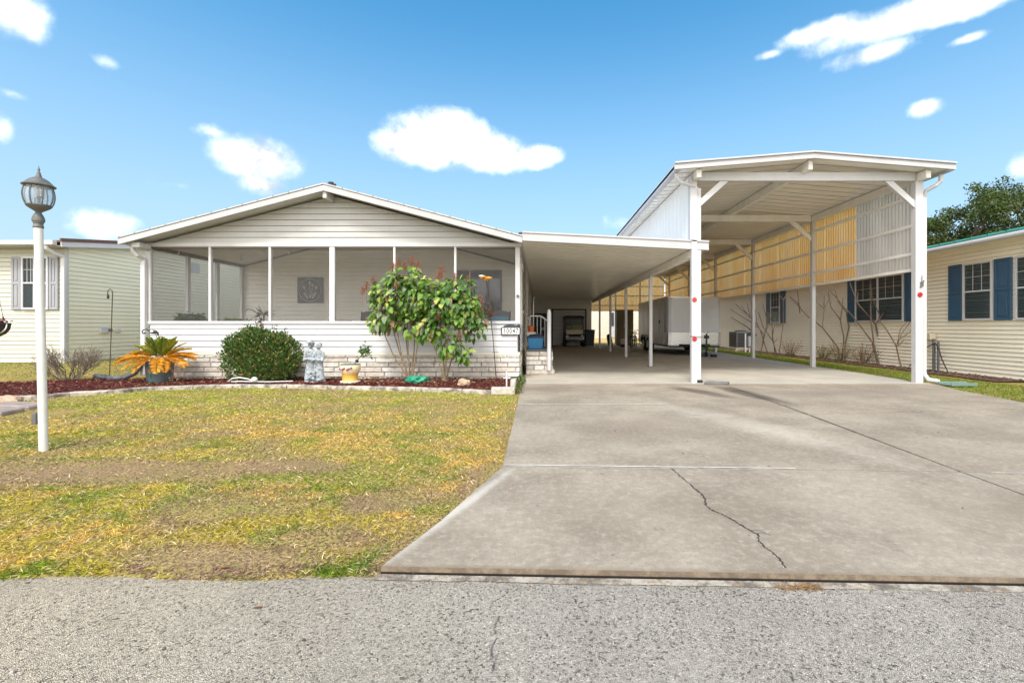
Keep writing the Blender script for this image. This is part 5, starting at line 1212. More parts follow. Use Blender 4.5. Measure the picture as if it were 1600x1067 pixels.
# plant leaning out of the pot
yl = thing('leaning_plant', 'small leafy plant on a leaning stem rising out of the yellow pot', 'plant', (-3.76, 9.15, .40)); mb = MB()
mb.tube([(-3.78, 9.15, .38), (-3.68, 9.15, .50), (-3.55, 9.13, .66)], .009, 6); mb.build('stem', M['bark'], yl); mb = MB(); add_e(mb, (-3.69, 9.13, .48), .034,.034,.034); mb.build('knob', M['black'], yl, smooth=True)
n = 130; P = np.array([[-3.52,9.12,.68]]) + rng.normal(0,1,(n,3))*np.array([[.06,.05,.06]])
leafy('foliage', M['leaf'], P, rdir(n,-.6,.8), .07, .045, pick(n, [(.05,.12,.03),(.10,.2,.04)], [.6,.4]), yl)
# green plastic lump, rocks
def lump(name, label, cat, c, r, m_, amp, seed, parts=None):
    bm = bmesh.new(); bmesh.ops.create_icosphere(bm, subdivisions=4, radius=1)
    for v in bm.verts:
        p = v.co.normalized(); a = float(fbm(np.array(p.x*2.1+seed), np.array(p.y*2.1+p.z*1.7+seed), 4)) - .5; b = float(vn(np.array(p.x*5+p.z*4+seed), np.array(p.y*5-p.z*3))) - .5
        k = 1 + amp*2*a + amp*.7*b; v.co = Vector((c[0]+p.x*r[0]*k, c[1]+p.y*r[1]*k, c[2]+max(p.z, -.35)*r[2]*k))
    me = bpy.data.meshes.new(name); bm.to_mesh(me); bm.free(); me.materials.append(m_); [setattr(q, 'use_smooth', True) for q in me.polygons]
    o = bpy.data.objects.new(name, me); col.objects.link(o); return tag(o, label, cat)
lump('green_ornament', 'bright green plastic lump lying at the foot of the taller shrub', 'garden ornament', (-2.46, 9.05, .10), (.18,.13,.10), M['greenplastic'], .75, 4)
lump('rock', 'tan rock lying in the mulch in front of the shorter shrub', 'rock', (-1.46, 8.62, .09), (.125,.10,.085), M['rock'], .35, 9)
lump('rock', 'yellowish rock at the left edge of the lawn behind the flagstones', 'rock', (-8.2, 7.0, .03), (.20,.10,.08), M['rock'], .35, 12)
# flagstones
fl = [([(-8.6,5.8),(-7.15,6.02),(-7.25,6.40),(-7.9,6.52),(-8.6,6.5)], 'wide flat brown flagstone at the left edge of the lawn'), ([(-8.0,6.60),(-7.28,6.46),(-7.30,6.74),(-7.7,6.9),(-8.1,6.88)], 'smaller flagstone beside the wide one behind the lamp post')]
for poly, lab in fl:
    mb = MB(); mb.prism(poly, -.05, .035, lambda u, v, d: (u, v, d)); mb.build('flagstone', M['flag'], label=lab, cat='flagstone', bevel=.015)
# corner blocks and PVC riser
for a, lab, z1 in (((-.87,7.93,-.05,-.45,8.07), 'long low concrete block across the right end of the garden kerb', .105), ((-.545,8.08,-.05,-.445,8.52), 'upright concrete block behind the low one beside the driveway', .22)):
    mb = MB(); bricks(mb, lambda u, d, z: (u, a[1]-d+.02, z), a[0], a[3], a[2]+.02, z1, rh=z1-a[2], wmin=.5, wmax=.6); mb.box(a[0]+.003, a[1]+.012, a[2], a[3]-.003, a[4], z1-.003); mb.cur = None
    mb.c = [(.50,.46,.40) for c in mb.c]; mb.build('kerb_block', M['brick'], label=lab, cat='concrete block', bevel=.006)
mb = MB(); mb.tube([(-.62,8.26,-.02),(-.62,8.26,.32)], .016, 10); mb.tube([(-.68,8.26,.235),(-.55,8.26,.235)], .014, 10); mb.tube([(-.62,8.26,.30),(-.62,8.26,.345)], .022, 10)
mb.build('plastic_riser', M['white'], label='short white plastic pipe cross standing at the end of the bed', cat='sprinkler pipe', smooth=True)
mb = MB(); mb.tube([(-.55,8.3,.235),(-.42,8.5,.22),(-.40,8.7,.24),(-.38,8.9,.08),(-.36,9.2,.06),(-.40,9.6,.10),(-.43,9.8,.35)], .012, 6)
mb.build('garden_hose', mat('hose_green', (.06,.12,.06), .5), label='thin green hose running from the white pipe to the porch corner', cat='hose', smooth=True)
n = 420; P = np.stack([rng.normal(-.40,.035,n), rng.uniform(7.9,9.7,n), rng.uniform(-.01,.12,n)], 1)
leafy('corner_weeds', M['leaf'], P, rdir(n,-.1,1), .05, .03, pick(n, [(.10,.17,.04),(.25,.18,.08),(.07,.12,.03)], [.4,.35,.25]), None, kind='stuff', label='small weeds and dead leaves along the porch side of the driveway', cat='weeds')
# garden torch
gt = thing('garden_stake', 'tall thin leaning garden stake topped with an orange glass flower', 'garden stake', (-.94, 9.68, .04)); mb = MB()
mb.tube([(-.94,9.68,-.05),(-1.02,9.68,.95),(-1.11,9.68,1.70),(-1.16,9.68,2.14)], [.009,.009,.011,.011], 8)
mb.tube([(-1.04,9.66,.62),(-.90,9.66,.62)], .007, 6); mb.build('pole', M['rust'], gt, smooth=True)
mb = MB()
for k in range(6):
    a = 2*math.pi*k/6; add_e(mb, (-1.16+.075*math.cos(a), 9.68+.075*math.sin(a), 2.20+.02*math.sin(a*2)), .06,.05,.018, 10, 6)
add_e(mb, (-1.16,9.68,2.17), .05,.05,.035); mb.build('glass_flower', M['flower'], gt, smooth=True)
mb = MB(); add_e(mb, (-1.26,9.66,2.24), .06,.02,.02); mb.build('petal', M['cork'], gt, smooth=True)
n = 130; P = np.array([[-1.07,9.66,1.44]]) + rng.normal(0,1,(n,3))*np.array([[.055,.04,.09]]); leafy('foliage', M['dryleaf'], P, rdir(n), .06, .02, pick(n, [(.18,.10,.06),(.10,.07,.04),(.22,.2,.08)], [.5,.3,.2]), gt)  # dried flowers on the stake, modelled as small dry leaves
# stake with drooping metal flower behind the round bush
gs = thing('garden_stake', 'dark curved metal stake rising behind the round bush', 'garden stake', (-5.95, 9.72, .04)); mb = MB()
mb.tube([(-5.98,9.72,-.03),(-5.98,9.72,.9),(-5.97,9.70,1.30),(-6.02,9.68,1.44),(-6.12,9.66,1.52),(-6.22,9.66,1.54),(-6.27,9.66,1.50)], .008, 6); mb.build('pole', M['iron'], gs)
mb = MB()
for p in ((-5.955,9.68,1.19),(-5.99,9.68,1.27),(-5.95,9.68,1.33)): add_e(mb, p, .022,.012,.028)
mb.build('metal_leaf', M['iron'], gs, smooth=True)
# metal bird stake
bs = thing('metal_bird', 'small black metal wading bird on thin legs behind the sago palm', 'garden ornament', (-8.03, 9.55, .04)); mb = MB()
add_e(mb, (-8.13, 9.55, 1.055), .085,.035,.042); mb.tube([(-8.20,9.55,1.07),(-8.27,9.55,1.11),(-8.34,9.55,1.10),(-8.37,9.55,1.05),(-8.345,9.55,1.02),(-8.31,9.55,1.03)], [.02,.013,.010,.011,.014,.016], 8)
mb.tube([(-8.31,9.55,1.03),(-8.27,9.55,1.045)], [.012,.003], 6); mb.tube([(-8.06,9.55,1.05),(-8.02,9.55,.98)], [.03,.012], 6); mb.build('body', M['black'], bs, smooth=True)
for q in (0, .04): mb = MB(); mb.tube([(-8.10+q,9.55,1.03),(-8.05+q,9.55,.93),(-8.06+q,9.55,.5),(-8.05+q,9.55,-.02)], .006, 6); mb.build('leg', M['iron'], bs)
mb = MB(); add_e(mb, (-8.14,9.515,1.065), .04,.006,.024); mb.build('wing_patch', M['white'], bs)
# shepherd's hook
mb = MB(); mb.tube([(-9.67,10.2,.0),(-9.63,10.2,1.0),(-9.60,10.2,1.9),(-9.61,10.2,1.975),(-9.655,10.2,2.01),(-9.70,10.2,1.975),(-9.715,10.2,1.88),(-9.70,10.2,1.82)], [.009]*6+[.008,.007], 8)
mb.lathe([(.012,1.79),(.025,1.81),(.02,1.87),(.006,1.90)], (-9.70,10.2,0), 10)
mb.build('shepherd_hook', M['rust'], label='thin rusty shepherd hook pole standing before the pale green wall', cat='garden hook', smooth=True)
# drain pipe
mb = MB(); pts = []; rs = []
path = [(-9.55,9.75,.11),(-9.3,9.70,.09),(-9.1,9.62,.07),(-8.80,9.62,.09),(-8.66,9.70,.18),(-8.60,9.80,.36),(-8.585,9.82,.46)]
for i in range(len(path)-1):
    for k in range(10): pts.append(Vector(path[i]).lerp(Vector(path[i+1]), k/10)); rs.append(.058 if k % 2 else .051)
mb.tube(pts, rs, 12); mb.build('drain_pipe', M['corrpipe'], label='grey corrugated drain pipe lying along the bed below the downspout', cat='drain pipe', smooth=True)
# white hose with ball near the bush
mb = MB(); mb.tube([(-6.15,8.96,.09),(-6.05,8.93,.15),(-5.90,8.92,.17),(-5.74,8.92,.14),(-5.62,8.92,.10)], .014, 8); mb.tube([(-6.05,8.9,.09),(-5.85,8.88,.10),(-5.62,8.9,.09),(-5.3,8.93,.085),(-4.9,9.0,.09)], .011, 8); add_e(mb, (-5.60,8.90,.13), .06,.05,.055)
mb.build('white_cable', M['white'], label='white cable loop with a round fitting lying in the mulch before the round bush', cat='garden cable', smooth=True)
# hanging basket at the left edge of the picture
hb = thing('hanging_pot', 'dark hanging pot with reddish flowers at the left edge of the picture', 'hanging pot', (-7.25, 6.0, 0)); mb = MB()
hx = -7.20
mb.lathe([(.05,1.04),(.10,1.07),(.135,1.13),(.145,1.20),(.15,1.205),(.14,1.215),(.02,1.20)], (hx, 6.0, 0), 20); mb.build('bowl', M['black'], hb, smooth=True)
mb = MB(); mb.tube([(hx+.155*math.cos(t/3), 6.0+.03*math.sin(t/3), 1.16+.10*math.sin(t/3)) for t in range(-5, 5)], .009, 6); mb.tube([(-7.5,6.0,-.05),(-7.5,6.0,1.8),(-7.44,6.0,1.95),(-7.3,6.0,1.98),(hx,6.0,1.88),(hx,6.0,1.8)], .011, 8); mb.build('hanger', M['chrome'], hb, smooth=True)
mb = MB()
for q in range(3): mb.tube([(hx+.13*math.cos(q*2.1), 6+.13*math.sin(q*2.1), 1.20), (hx, 6.0, 1.80)], .003, 4)
mb.build('chain', M['iron'], hb)
n = 200; P = np.array([[hx,6.0,1.225]]) + rng.normal(0,1,(n,3))*np.array([[.045,.045,.02]]); leafy('foliage', M['dryleaf'], P, rdir(n,-.2,1), .045, .03, pick(n, [(.30,.07,.05),(.2,.05,.04),(.08,.10,.04)], [.5,.3,.2]), hb)

# ---------------- porch contents
def fern(name, label, cx, cy, cz, rx, rz, n, ln, cols, wts, stand=True):
    t = thing(name, label, 'potted plant', (cx, cy, .60)); P = np.tile([[cx, cy, cz]], (n,1)) + rng.normal(0,1,(n,3))*np.array([[rx*.35, rx*.3, rz*.25]]); A = rdir(n, -.1, .9)
    leafy('foliage', M['leaf'], P, A, rng.uniform(ln*.6, ln, n), .028, pick(n, cols, wts), t, LEAFS, bend=ln*.45)
    mb = MB(); mb.lathe([(.09,cz-.30),(.13,cz-.10),(.14,cz-.09),(.12,cz-.1)], (cx, cy, 0), 18); mb.build('pot', M['dkgrey'], t, smooth=True)
    mb = MB(); mb.lathe([(.15,cz-.33),(.15,cz-.305)], (cx, cy, 0), 18)
    for q in range(3): mb.tube([(cx+.13*math.cos(q*2.1), cy+.13*math.sin(q*2.1), .6), (cx+.11*math.cos(q*2.1), cy+.11*math.sin(q*2.1), cz-.32)], .012, 6)
    mb.build('stand', M['iron'], t)
G1 = [(.045,.09,.02),(.09,.14,.03),(.16,.20,.05)]
fern('potted_fern', 'bushy dark fern at the leftmost porch screen', -7.87, 10.25, 1.34, .26, .16, 520, .24, G1, [.5,.35,.15])
fern('potted_fern', 'low spreading lighter fern at the second porch screen from the left', -6.95, 10.35, 1.27, .36, .10, 520, .20, [(.09,.13,.02),(.16,.21,.03),(.24,.26,.05)], [.3,.4,.3])
sp_ = thing('spiky_plant', 'spiky leaved potted plant right of the ferns inside the porch', 'potted plant', (-6.33, 10.4, .6)); n = 34
P = np.tile([[-6.33,10.4,1.46]], (n,1)); leafy('foliage', M['leaf'], P, rdir(n,-.35,1), rng.uniform(.18,.32,n), .025, pick(n, [(.05,.07,.03),(.10,.13,.05)], [.6,.4]), sp_, LEAFS, bend=.04)
mb = MB(); mb.tube([(-6.33,10.4,1.2),(-6.33,10.4,1.47)], .02, 8); mb.build('stem', M['bark'], sp_); mb = MB(); mb.lathe([(.10,.6),(.14,1.0),(.13,1.22),(.11,1.2)], (-6.33,10.4,0), 18); mb.build('pot', M['dkgrey'], sp_, smooth=True)
def patio_chair(label, cx, cy, rz, cushion=None):
    t = thing('patio_chair', label, 'chair', (cx, cy, .60)); Rm = Matrix.Rotation(rz, 3, 'Z')
    q = lambda x, y, z: Vector((cx, cy, 0)) + Rm @ Vector((x, y, z))
    for s in (-1, 1):
        mb = MB(); mb.tube([q(s*.27,-.25,.6), q(s*.27,-.24,1.02)], .013, 8); mb.build('leg', M['iron'], t)
        mb = MB(); mb.tube([q(s*.27,.30,.6), q(s*.27,.22,1.02)], .013, 8); mb.build('leg', M['iron'], t)
        mb = MB(); mb.tube([q(s*.28,-.27,1.02), q(s*.29,-.24,1.24), q(s*.29,.2,1.24)], .014, 8); mb.build('armrest', M['iron'], t)
        mb = MB(); mb.tube([q(s*.26,.2,1.0), q(s*.27,.32,1.56)], .014, 8); mb.build('back_frame', M['iron'], t)
    mb = MB(); mb.add([q(-.26,-.26,1.03), q(.26,-.26,1.03), q(.26,.2,1.0), q(-.26,.2,1.0), q(-.26,-.26,1.015), q(.26,-.26,1.015), q(.26,.2,.985), q(-.26,.2,.985)], [(0,1,2,3),(7,6,5,4),(0,4,5,1),(1,5,6,2),(2,6,7,3),(3,7,4,0)]); mb.build('seat', M['dkgrey'], t)
    mb = MB(); vs = []
    for i in range(7):
        u = -.26 + .52*i/6; zt = 1.53 + .045*(1-(u/.26)**2); vs += [q(u,.21,1.04), q(u,.315,zt), q(u,.23,1.04), q(u,.335,zt)]
    mb.add(vs, [f for i in range(6) for f in ((4*i,4*i+4,4*i+5,4*i+1),(4*i+2,4*i+3,4*i+7,4*i+6),(4*i+1,4*i+5,4*i+7,4*i+3))]); mb.build('backrest', M['dkgrey'], t)
    if cushion:
        mb = MB(); mb.bar(q(-.24,.22,1.22), q(.24,.22,1.22), .12, .42); mb.build('cushion', cushion, t, bevel=.04, seg=3)
patio_chair('dark sling back patio chair behind the screen left of the tall shrub', -4.42, 11.6, 0)
patio_chair('patio chair with a blue cushion under the porch window', -1.05, 11.3, 0, mat('blue_cushion', (.07,.27,.40), .9))
tb_ = thing('patio_table', 'small dark patio table between the porch chairs', 'table', (-4.98, 11.3, .6)); mb = MB(); mb.lathe([(.26,1.29),(.27,1.31),(.26,1.32)], (-4.98,11.3,0), 24); mb.build('tabletop', M['dkgrey'], tb_)
mb = MB(); mb.tube([(-4.98,11.3,.6),(-4.98,11.3,1.29)], .02, 8); mb.lathe([(.18,.6),(.17,.62),(.03,.63)], (-4.98,11.3,0), 16); mb.build('pedestal', M['iron'], tb_)
# wall plaque
wq = thing('wall_plaque', 'square grey plaque with a ring and pale flowers on the porch wall', 'wall art', (-6.6, 13.02, 2.2)); mb = MB(); mb.box(-6.97,13.02,1.84,-6.23,13.055,2.57); mb.build('panel', mat('plaque_grey', (.17,.175,.19), .6, var=.2), wq, bevel=.008)
PALE = mat('plaque_pale', (.45,.46,.48), .6); mb = MB()
mb.tube([(-6.6+.32*math.cos(a*math.pi/16), 13.012, 2.205+.32*math.sin(a*math.pi/16)) for a in range(33)], .008, 6); mb.build('ring', PALE, wq)
for (x, z, tx) in ((-6.6,2.41,0),(-6.76,2.28,-.35),(-6.43,2.27,.35),(-6.52,2.34,.2)):
    mb = MB(); mb.tube([(-6.60,13.012,1.98), ((x-6.6)/2+.01,13.01,(z+1.95)/2), (x,13.01,z-.03)], .011, 6); add_e(mb, (x+tx*.02,13.01,z), .045,.012,.035); add_e(mb, (x+tx*.05,13.008,z+.03), .03,.01,.03); mb.build('flower_relief', PALE, wq, smooth=True)
mb = MB()
for s in (-1, 1): mb.bar((-6.6+s*.06,13.01,1.97), (-6.6+s*.17,13.01,2.13), .05, .012, up=(0,1,0))
mb.build('leaf_relief', PALE, wq)
# porch fixtures
lf = thing('porch_light', 'small white lantern hanging in the rear left corner of the porch', 'lamp', (-7.95, 12.1, 2.9)); mb = MB(); mb.box(-7.99,12.06,2.90,-7.91,12.14,3.04); mb.build('housing', M['white'], lf, bevel=.01); mb = MB(); mb.tube([(-7.95,12.1,3.04),(-7.95,12.1,3.13)], .008, 6); mb.build('stem', M['white'], lf)
for x, lab in ((-8.02, 'white bracket under the porch header behind the leftmost screen'), (-5.58, 'white bracket under the porch header behind the third screen')):
    mb = MB(); mb.box(x-.05, 10.05, 2.90, x+.05, 10.12, 2.93); mb.tube([(x,10.08,2.90),(x+.01,10.08,2.80),(x-.02,10.08,2.76)], .009, 6); mb.build('hook_bracket', M['white'], label=lab, cat='bracket', group='brackets under the porch header')
# ---------------- stoop
so_ = thing('brick_stoop', 'small brick stoop with a dark mat below the porch door', 'steps', (-.05, 11.9, 0))
mb = MB(); bricks(mb, lambda u, d, z: (u, 11.12-d, z), -.36, .27, .11, .565, rh=.113, wmin=.25, wmax=.42); bricks(mb, lambda u, d, z: (.27+d, u, z), 11.12, 12.7, .11, .565, rh=.113, wmin=.25, wmax=.42)
mb.build('upper_bricks', M['brick'], so_)
mb = MB(); bricks(mb, lambda u, d, z: (u, 11.08-d, z), -.36, .31, .0, .11, rh=.113, wmin=.25, wmax=.42); bricks(mb, lambda u, d, z: (.31+d, u, z), 11.08, 12.7, .0, .11, rh=.113, wmin=.25, wmax=.42); mb.box(-.36,11.085,.0,.305,12.7,.112); mb.cur = None; mb.c = [c or (.6,.57,.53) for c in mb.c]; mb.build('lower_step', M['brick'], so_)
mb = MB(); mb.box(-.355,11.125,.0,.265,12.7,.56); mb.build('core', M['mortar'], so_); mb = MB(); mb.box(-.37,11.10,.566,.29,12.72,.605); mb.build('landing', M['dkgrey'], so_, bevel=.005)
hr = thing('hand_railing', 'white hand railing with slim balusters and a round topped post on the stoop', 'railing', (.2, 11.3, 0))
mb = MB(); mb.tube([(.20,11.02,.11),(.20,11.02,1.50),(.20,11.02,1.555),(.20,11.02,1.585)], [.05,.05,.04,.012], 14); mb.build('newel_post', M['white'], hr, smooth=True)
A_, B_, C_ = Vector((-.30,12.66,1.46)), Vector((.0,12.66,1.46)), Vector((.25,12.66,1.28))
mb = MB(); mb.bar(A_, B_, .035, .035); mb.bar(B_, C_, .035, .035); mb.bar(C_, (.22,11.05,1.27), .035, .035); mb.build('top_rail', M['white'], hr)
for k in range(6):
    p = A_.lerp(B_, k/3) if k <= 3 else B_.lerp(C_, (k-3)/2.2); mb = MB(); mb.box(p.x-.009, p.y-.009, .61, p.x+.009, p.y+.009, p.z-.01); mb.build('baluster', M['white'], hr)
for k in range(8):
    y = 12.5 - k*.19; mb = MB(); mb.box(.231,y-.009,.61,.249,y+.009,1.26); mb.build('baluster', M['white'], hr)
bb = thing('plastic_bin', 'blue plastic bin with a dark lid standing on the stoop', 'bin', (-.13, 11.4, .606))
def tub(mb, cx, cy, z0, z1, w0, d0, w1, d1):
    mb.add([(cx+i*w0/2, cy+j*d0/2, z0) for i, j in ((-1,-1),(1,-1),(1,1),(-1,1))] + [(cx+i*w1/2, cy+j*d1/2, z1) for i, j in ((-1,-1),(1,-1),(1,1),(-1,1))], [(0,3,2,1),(4,5,6,7),(0,1,5,4),(1,2,6,5),(2,3,7,6),(3,0,4,7)])
mb = MB(); tub(mb, -.13, 11.42, .606, .90, .34, .3, .40, .36); o = mb.build('tub', M['bluebin'], bb, bevel=.02, seg=3); mb = MB(); mb.box(-.345,11.22,.885,.085,11.62,.93); mb.lathe([(.19,.93),(.15,.965),(.03,.98)], (-.13,11.42,0), 16); mb.build('lid', M['navy'], bb, bevel=.012)
mb = MB(); mb.tube([(-.33,11.22,.92),(-.335,11.19,.84),(-.33,11.22,.78)], .008, 6); mb.tube([(.075,11.22,.92),(.08,11.19,.84),(.075,11.22,.78)], .008, 6); mb.build('handle', M['navy'], bb)
mb = MB(); tub(mb, -.26, 12.1, .606, 1.02, .2, .2, .26, .26); tt_ = thing('storage_tub', 'pale tub with a reddish flower pot behind the blue bin', 'tub', (-.26,12.1,.606)); mb.build('tub', M['cork'], tt_, bevel=.02); mb = MB(); mb.lathe([(.07,1.02),(.09,1.18),(.095,1.18),(.08,1.17)], (-.26,12.1,0), 14); mb.build('clay_pot', M['orange'], tt_)
# ---------------- back of the carport: cabinet, golf cart, bin
cb = thing('storage_cabinet', 'dark grey cabinet with two doors by the shed wall behind the stoop railing', 'cabinet', (.05, 27.6, 0)); mb = MB(); mb.box(-.40,27.3,.05,.60,27.9,1.95); mb.build('carcass', M['dkgrey'], cb, bevel=.01)
for a in (-.385, .105): 
    mb = MB(); mb.box(a,27.275,.09,a+.48,27.298,1.91); d = mb.build('door', M['black'], cb, bevel=.008); e = MB(); e.box(a+(.43 if a<0 else .03),27.255,.95,a+(.45 if a<0 else .05),27.273,1.1); e.build('handle', M['chrome'], d)
gc = thing('golf_cart', 'black and beige golf cart with a dark roof parked by the shed door', 'golf cart', (1.96, 27.2, 0)); gx = 1.96
def cartpart(name, mb, m_, p=gc, **k): return mb.build(name, m_, p, **k)
mb = MB(); prof = [(26.22,.30),(26.18,.42),(26.2,.62),(26.32,.72),(26.62,.78),(26.66,.38),(27.2,.36),(27.25,.62),(27.7,.64),(27.8,.55),(27.82,.30)]
mb.prism(prof, gx-.58, gx+.58, lambda u, v, d: (d, u, v)); cartpart('body', mb, mat('cart_body_black', (.035,.037,.042), .25, coat=.6), bevel=.05, seg=3)
mb = MB(); mb.prism([(26.28,.72),(26.33,.80),(26.50,.98),(26.60,.98),(26.62,.78)], gx-.50, gx+.50, lambda u, v, d: (d, u, v)); cartpart('cowl', mb, M['beige'], bevel=.04, seg=3)
for s in (-1, 1):
    mb = MB(); add_e(mb, (gx+s*.43, 26.19, .60), .085,.04,.075); o = cartpart('headlight', mb, M['white'], smooth=True)
    mb = MB(); mb.tube([(gx+s*.52,26.42,.75),(gx+s*.54,26.72,1.68)], .022, 8); cartpart('front_strut', mb, M['black'])
    mb = MB(); mb.tube([(gx+s*.55,27.7,.6),(gx+s*.55,27.6,1.68)], .022, 8); cartpart('rear_strut', mb, M['black'])
    for y in (26.5, 27.6):
        mb = MB(); mb.tube([(gx+s*.44,y,.23),(gx+s*.60,y,.23)], .23, 20); w_ = cartpart('wheel', mb, M['rubber'], bevel=.02); e = MB(); e.tube([(gx+s*.595,y,.23),(gx+s*.612,y,.23)], .12, 14); e.build('rim', M['chrome'], w_)
mb = MB(); mb.add([(gx-.50,26.44,.98),(gx+.50,26.44,.98),(gx+.51,26.70,1.62),(gx-.51,26.70,1.62)], [(0,1,2,3)]); cartpart('windshield', mb, M['glass'])
mb = MB(); mb.bar((gx-.51,26.55,1.30),(gx+.51,26.55,1.30),.02,.02); mb.bar((gx-.52,26.70,1.62),(gx+.52,26.70,1.62),.03,.03); cartpart('windshield_frame', mb, M['black'])
mb = MB(); mb.box(gx-.60,26.55,1.68,gx+.60,27.95,1.76); mb.box(gx-.48,26.7,1.76,gx+.48,27.8,1.80); cartpart('roof', mb, M['black'], bevel=.03, seg=3)
mb = MB(); mb.box(gx-.52,27.1,.64,gx+.52,27.55,.80); cartpart('seat', mb, M['beige'], bevel=.04, seg=3); mb = MB(); mb.box(gx-.50,27.48,.88,gx+.50,27.58,1.28); cartpart('backrest', mb, M['beige'], bevel=.04, seg=3)
mb = MB(); mb.tube([(gx-.28,26.65,.95),(gx-.28,26.85,1.12)], .014, 6); mb.tube([(gx-.28+.17*math.cos(a), 26.86+.06*math.sin(a), 1.12+.14*math.sin(a)) for a in [k*math.pi/8 for k in range(17)]], .014, 6); cartpart('steering_wheel', mb, M['black'])
mb = MB(); mb.box(gx-.45,26.16,.33,gx+.45,26.19,.40); cartpart('bumper', mb, M['dkgrey'], bevel=.01)
tbn = thing('wheeled_bin', 'dark navy wheeled rubbish bin beside the golf cart', 'rubbish bin', (2.9, 26.9, 0)); mb = MB(); tub(mb, 2.88, 26.9, .06, .93, .46, .5, .58, .62); mb.build('body', M['navy'], tbn, bevel=.03, seg=2)
mb = MB(); mb.box(2.57,26.56,.935,3.19,27.24,.98); mb.box(2.72,27.2,.9,3.04,27.3,.96); mb.build('lid', M['navy'], tbn, bevel=.02)
for s in (-1,1): mb = MB(); mb.tube([(2.88+s*.2,27.15,.1),(2.88+s*.27,27.15,.1)], .1, 14); mb.build('wheel', M['rubber'], tbn)
# ---------------- enclosed trailer
tr = thing('enclosed_trailer', 'silver enclosed cargo trailer parked under the tall carport', 'trailer', (6.25, 20.5, 0)); x0, x1, y0, y1, zb, zt = 5.15, 7.36, 18.5, 24.0, .42, 2.37
pl_ = [(x0,y1),(x0,y0+.16),(x0+.05,y0+.05),(x0+.16,y0),(x1-.16,y0),(x1-.05,y0+.05),(x1,y0+.16),(x1,y1)]
mb = MB(); mb.prism(pl_, zb, zt, lambda u, v, d: (u, v, d)); mb.build('body', M['alu'], tr, bevel=.01)
q = [(x0-.006,y0+.6),(x0-.006,y0+.155),(x0+.045,y0+.042),(x0+.155,y0-.006),(x1-.155,y0-.006),(x1-.045,y0+.042),(x1+.006,y0+.155),(x1+.006,y0+.6),(x1,y0+.6),(x0,y0+.6)]
mb = MB(); mb.prism(q, zb+.005, zb+.50, lambda u, v, d: (u, v, d)); mb.build('stone_guard', M['tread'], tr)
q = [(a+(.012 if a>6 else -.012), b-(.012 if b<19 else -.012)) for a, b in pl_]; mb = MB(); mb.prism(q, zt-.05, zt+.015, lambda u, v, d: (u, v, d)); mb.prism(q, zb-.03, zb+.03, lambda u, v, d: (u, v, d)); mb.build('edge_rail', M['chrome'], tr)
mb = MB()
for x in (x0+.55, x0+1.1, x1-.5):
    for k in range(26): add_e(mb, (x, y0-.003, zb+.55+k*.053), .008,.006,.008, 6, 4)
rv = mb.build('rivet_rows', M['chrome'], tr)
for y in (19.9, 20.9, 21.9, 22.9): mb = MB(); mb.box(x0-.012, y-.02, zb+.03, x0-.0, y+.02, zt-.05); mb.build('seam_strip', M['alu'], tr)
d = MB(); d.box(x0-.02, 19.0, zb+.06, x0-.002, 19.75, zt-.25); d = d.build('side_door', M['alu'], tr, bevel=.006)
e = MB(); e.box(x0-.035, 18.97, zb+.04, x0-.021, 19.02, zt-.22); e.box(x0-.035, 19.73, zb+.04, x0-.021, 19.78, zt-.22); e.box(x0-.034, 19.02, zt-.27, x0-.021, 19.73, zt-.22); e.build('door_frame', M['white'], d); e = MB(); e.box(x0-.05,19.62,1.3,x0-.02,19.70,1.45); e.build('handle', M['black'], d)
for y in (21.75, 22.6):
    mb = MB(); mb.tube([(x0-.05,y,.34),(x0+.20,y,.34)], .34, 26); w_ = mb.build('wheel', M['rubber'], tr, bevel=.03, seg=2); e = MB(); e.lathe([(.19,0),(.17,.02),(.06,.012),(.05,.03)], (0,0,0), 18, M=Matrix.Rotation(R(-90),3,'Y')); e.v = [(p[0]+x0-.051, p[1]+y, p[2]+.34) for p in e.v]; e.build('rim', M['chrome'], w_)
    mb = MB(); mb.tube([(x1-.20,y,.34),(x1+.05,y,.34)], .34, 26); mb.build('wheel', M['rubber'], tr, bevel=.03, seg=2)
mb = MB(); mb.prism([(21.25,.45),(21.4,.76),(22.95,.76),(23.1,.45),(23.02,.45),(22.9,.72),(21.45,.72),(21.33,.45)], x0-.08, x0+.0-.003, lambda u, v, d: (d, u, v)); mb.build('fender', M['black'], tr)
mb = MB(); mb.box(x0+.1,y0-.0,.32,x1-.1,y1,.41); mb.bar((x0+.35,y0+.3,.40),(6.25,17.25,.42),.06,.10); mb.bar((x1-.35,y0+.3,.40),(6.25,17.25,.42),.06,.10); mb.box(6.0,17.7,.36,6.5,18.1,.47); mb.build('tongue', M['black'], tr)
mb = MB(); mb.tube([(6.25,17.05,.44),(6.25,17.3,.44)], .05, 10); mb.tube([(6.37,17.5,.14),(6.37,17.5,.88)], .033, 10); mb.box(6.29,17.42,.70,6.45,17.58,.82); mb.tube([(6.37,17.5,.88),(6.37,17.42,.90),(6.37,17.36,.96)], .012, 6); mb.build('jack', M['black'], tr, smooth=False)
mb = MB(); mb.tube([(6.34,17.5,.09),(6.40,17.5,.09)], .09, 14); mb.build('jack_wheel', M['rubber'], tr)
mb = MB(); mb.tube([(6.25,17.3,.42),(6.1,17.25,.25),(6.15,17.3,.12),(6.35,17.4,.20),(6.5,17.7,.38)], .012, 6); mb.build('safety_chain', M['iron'], tr)
mb = MB(); mb.box(6.1,17.62,-.0,6.4,17.95,.03); mb.box(6.52,17.3,.0,6.7,17.5,.09); mb.build('wheel_chock', M['rubber'], label='small dark chock on the slab under the trailer tongue', cat='wheel chock')
for (a, z) in ((x0+.12, zt-.02),): mb = MB(); mb.box(a,y0-.03,z-.05,a+.08,y0-.013,z-.02); mb.build('marker_light', M['orange'], tr)
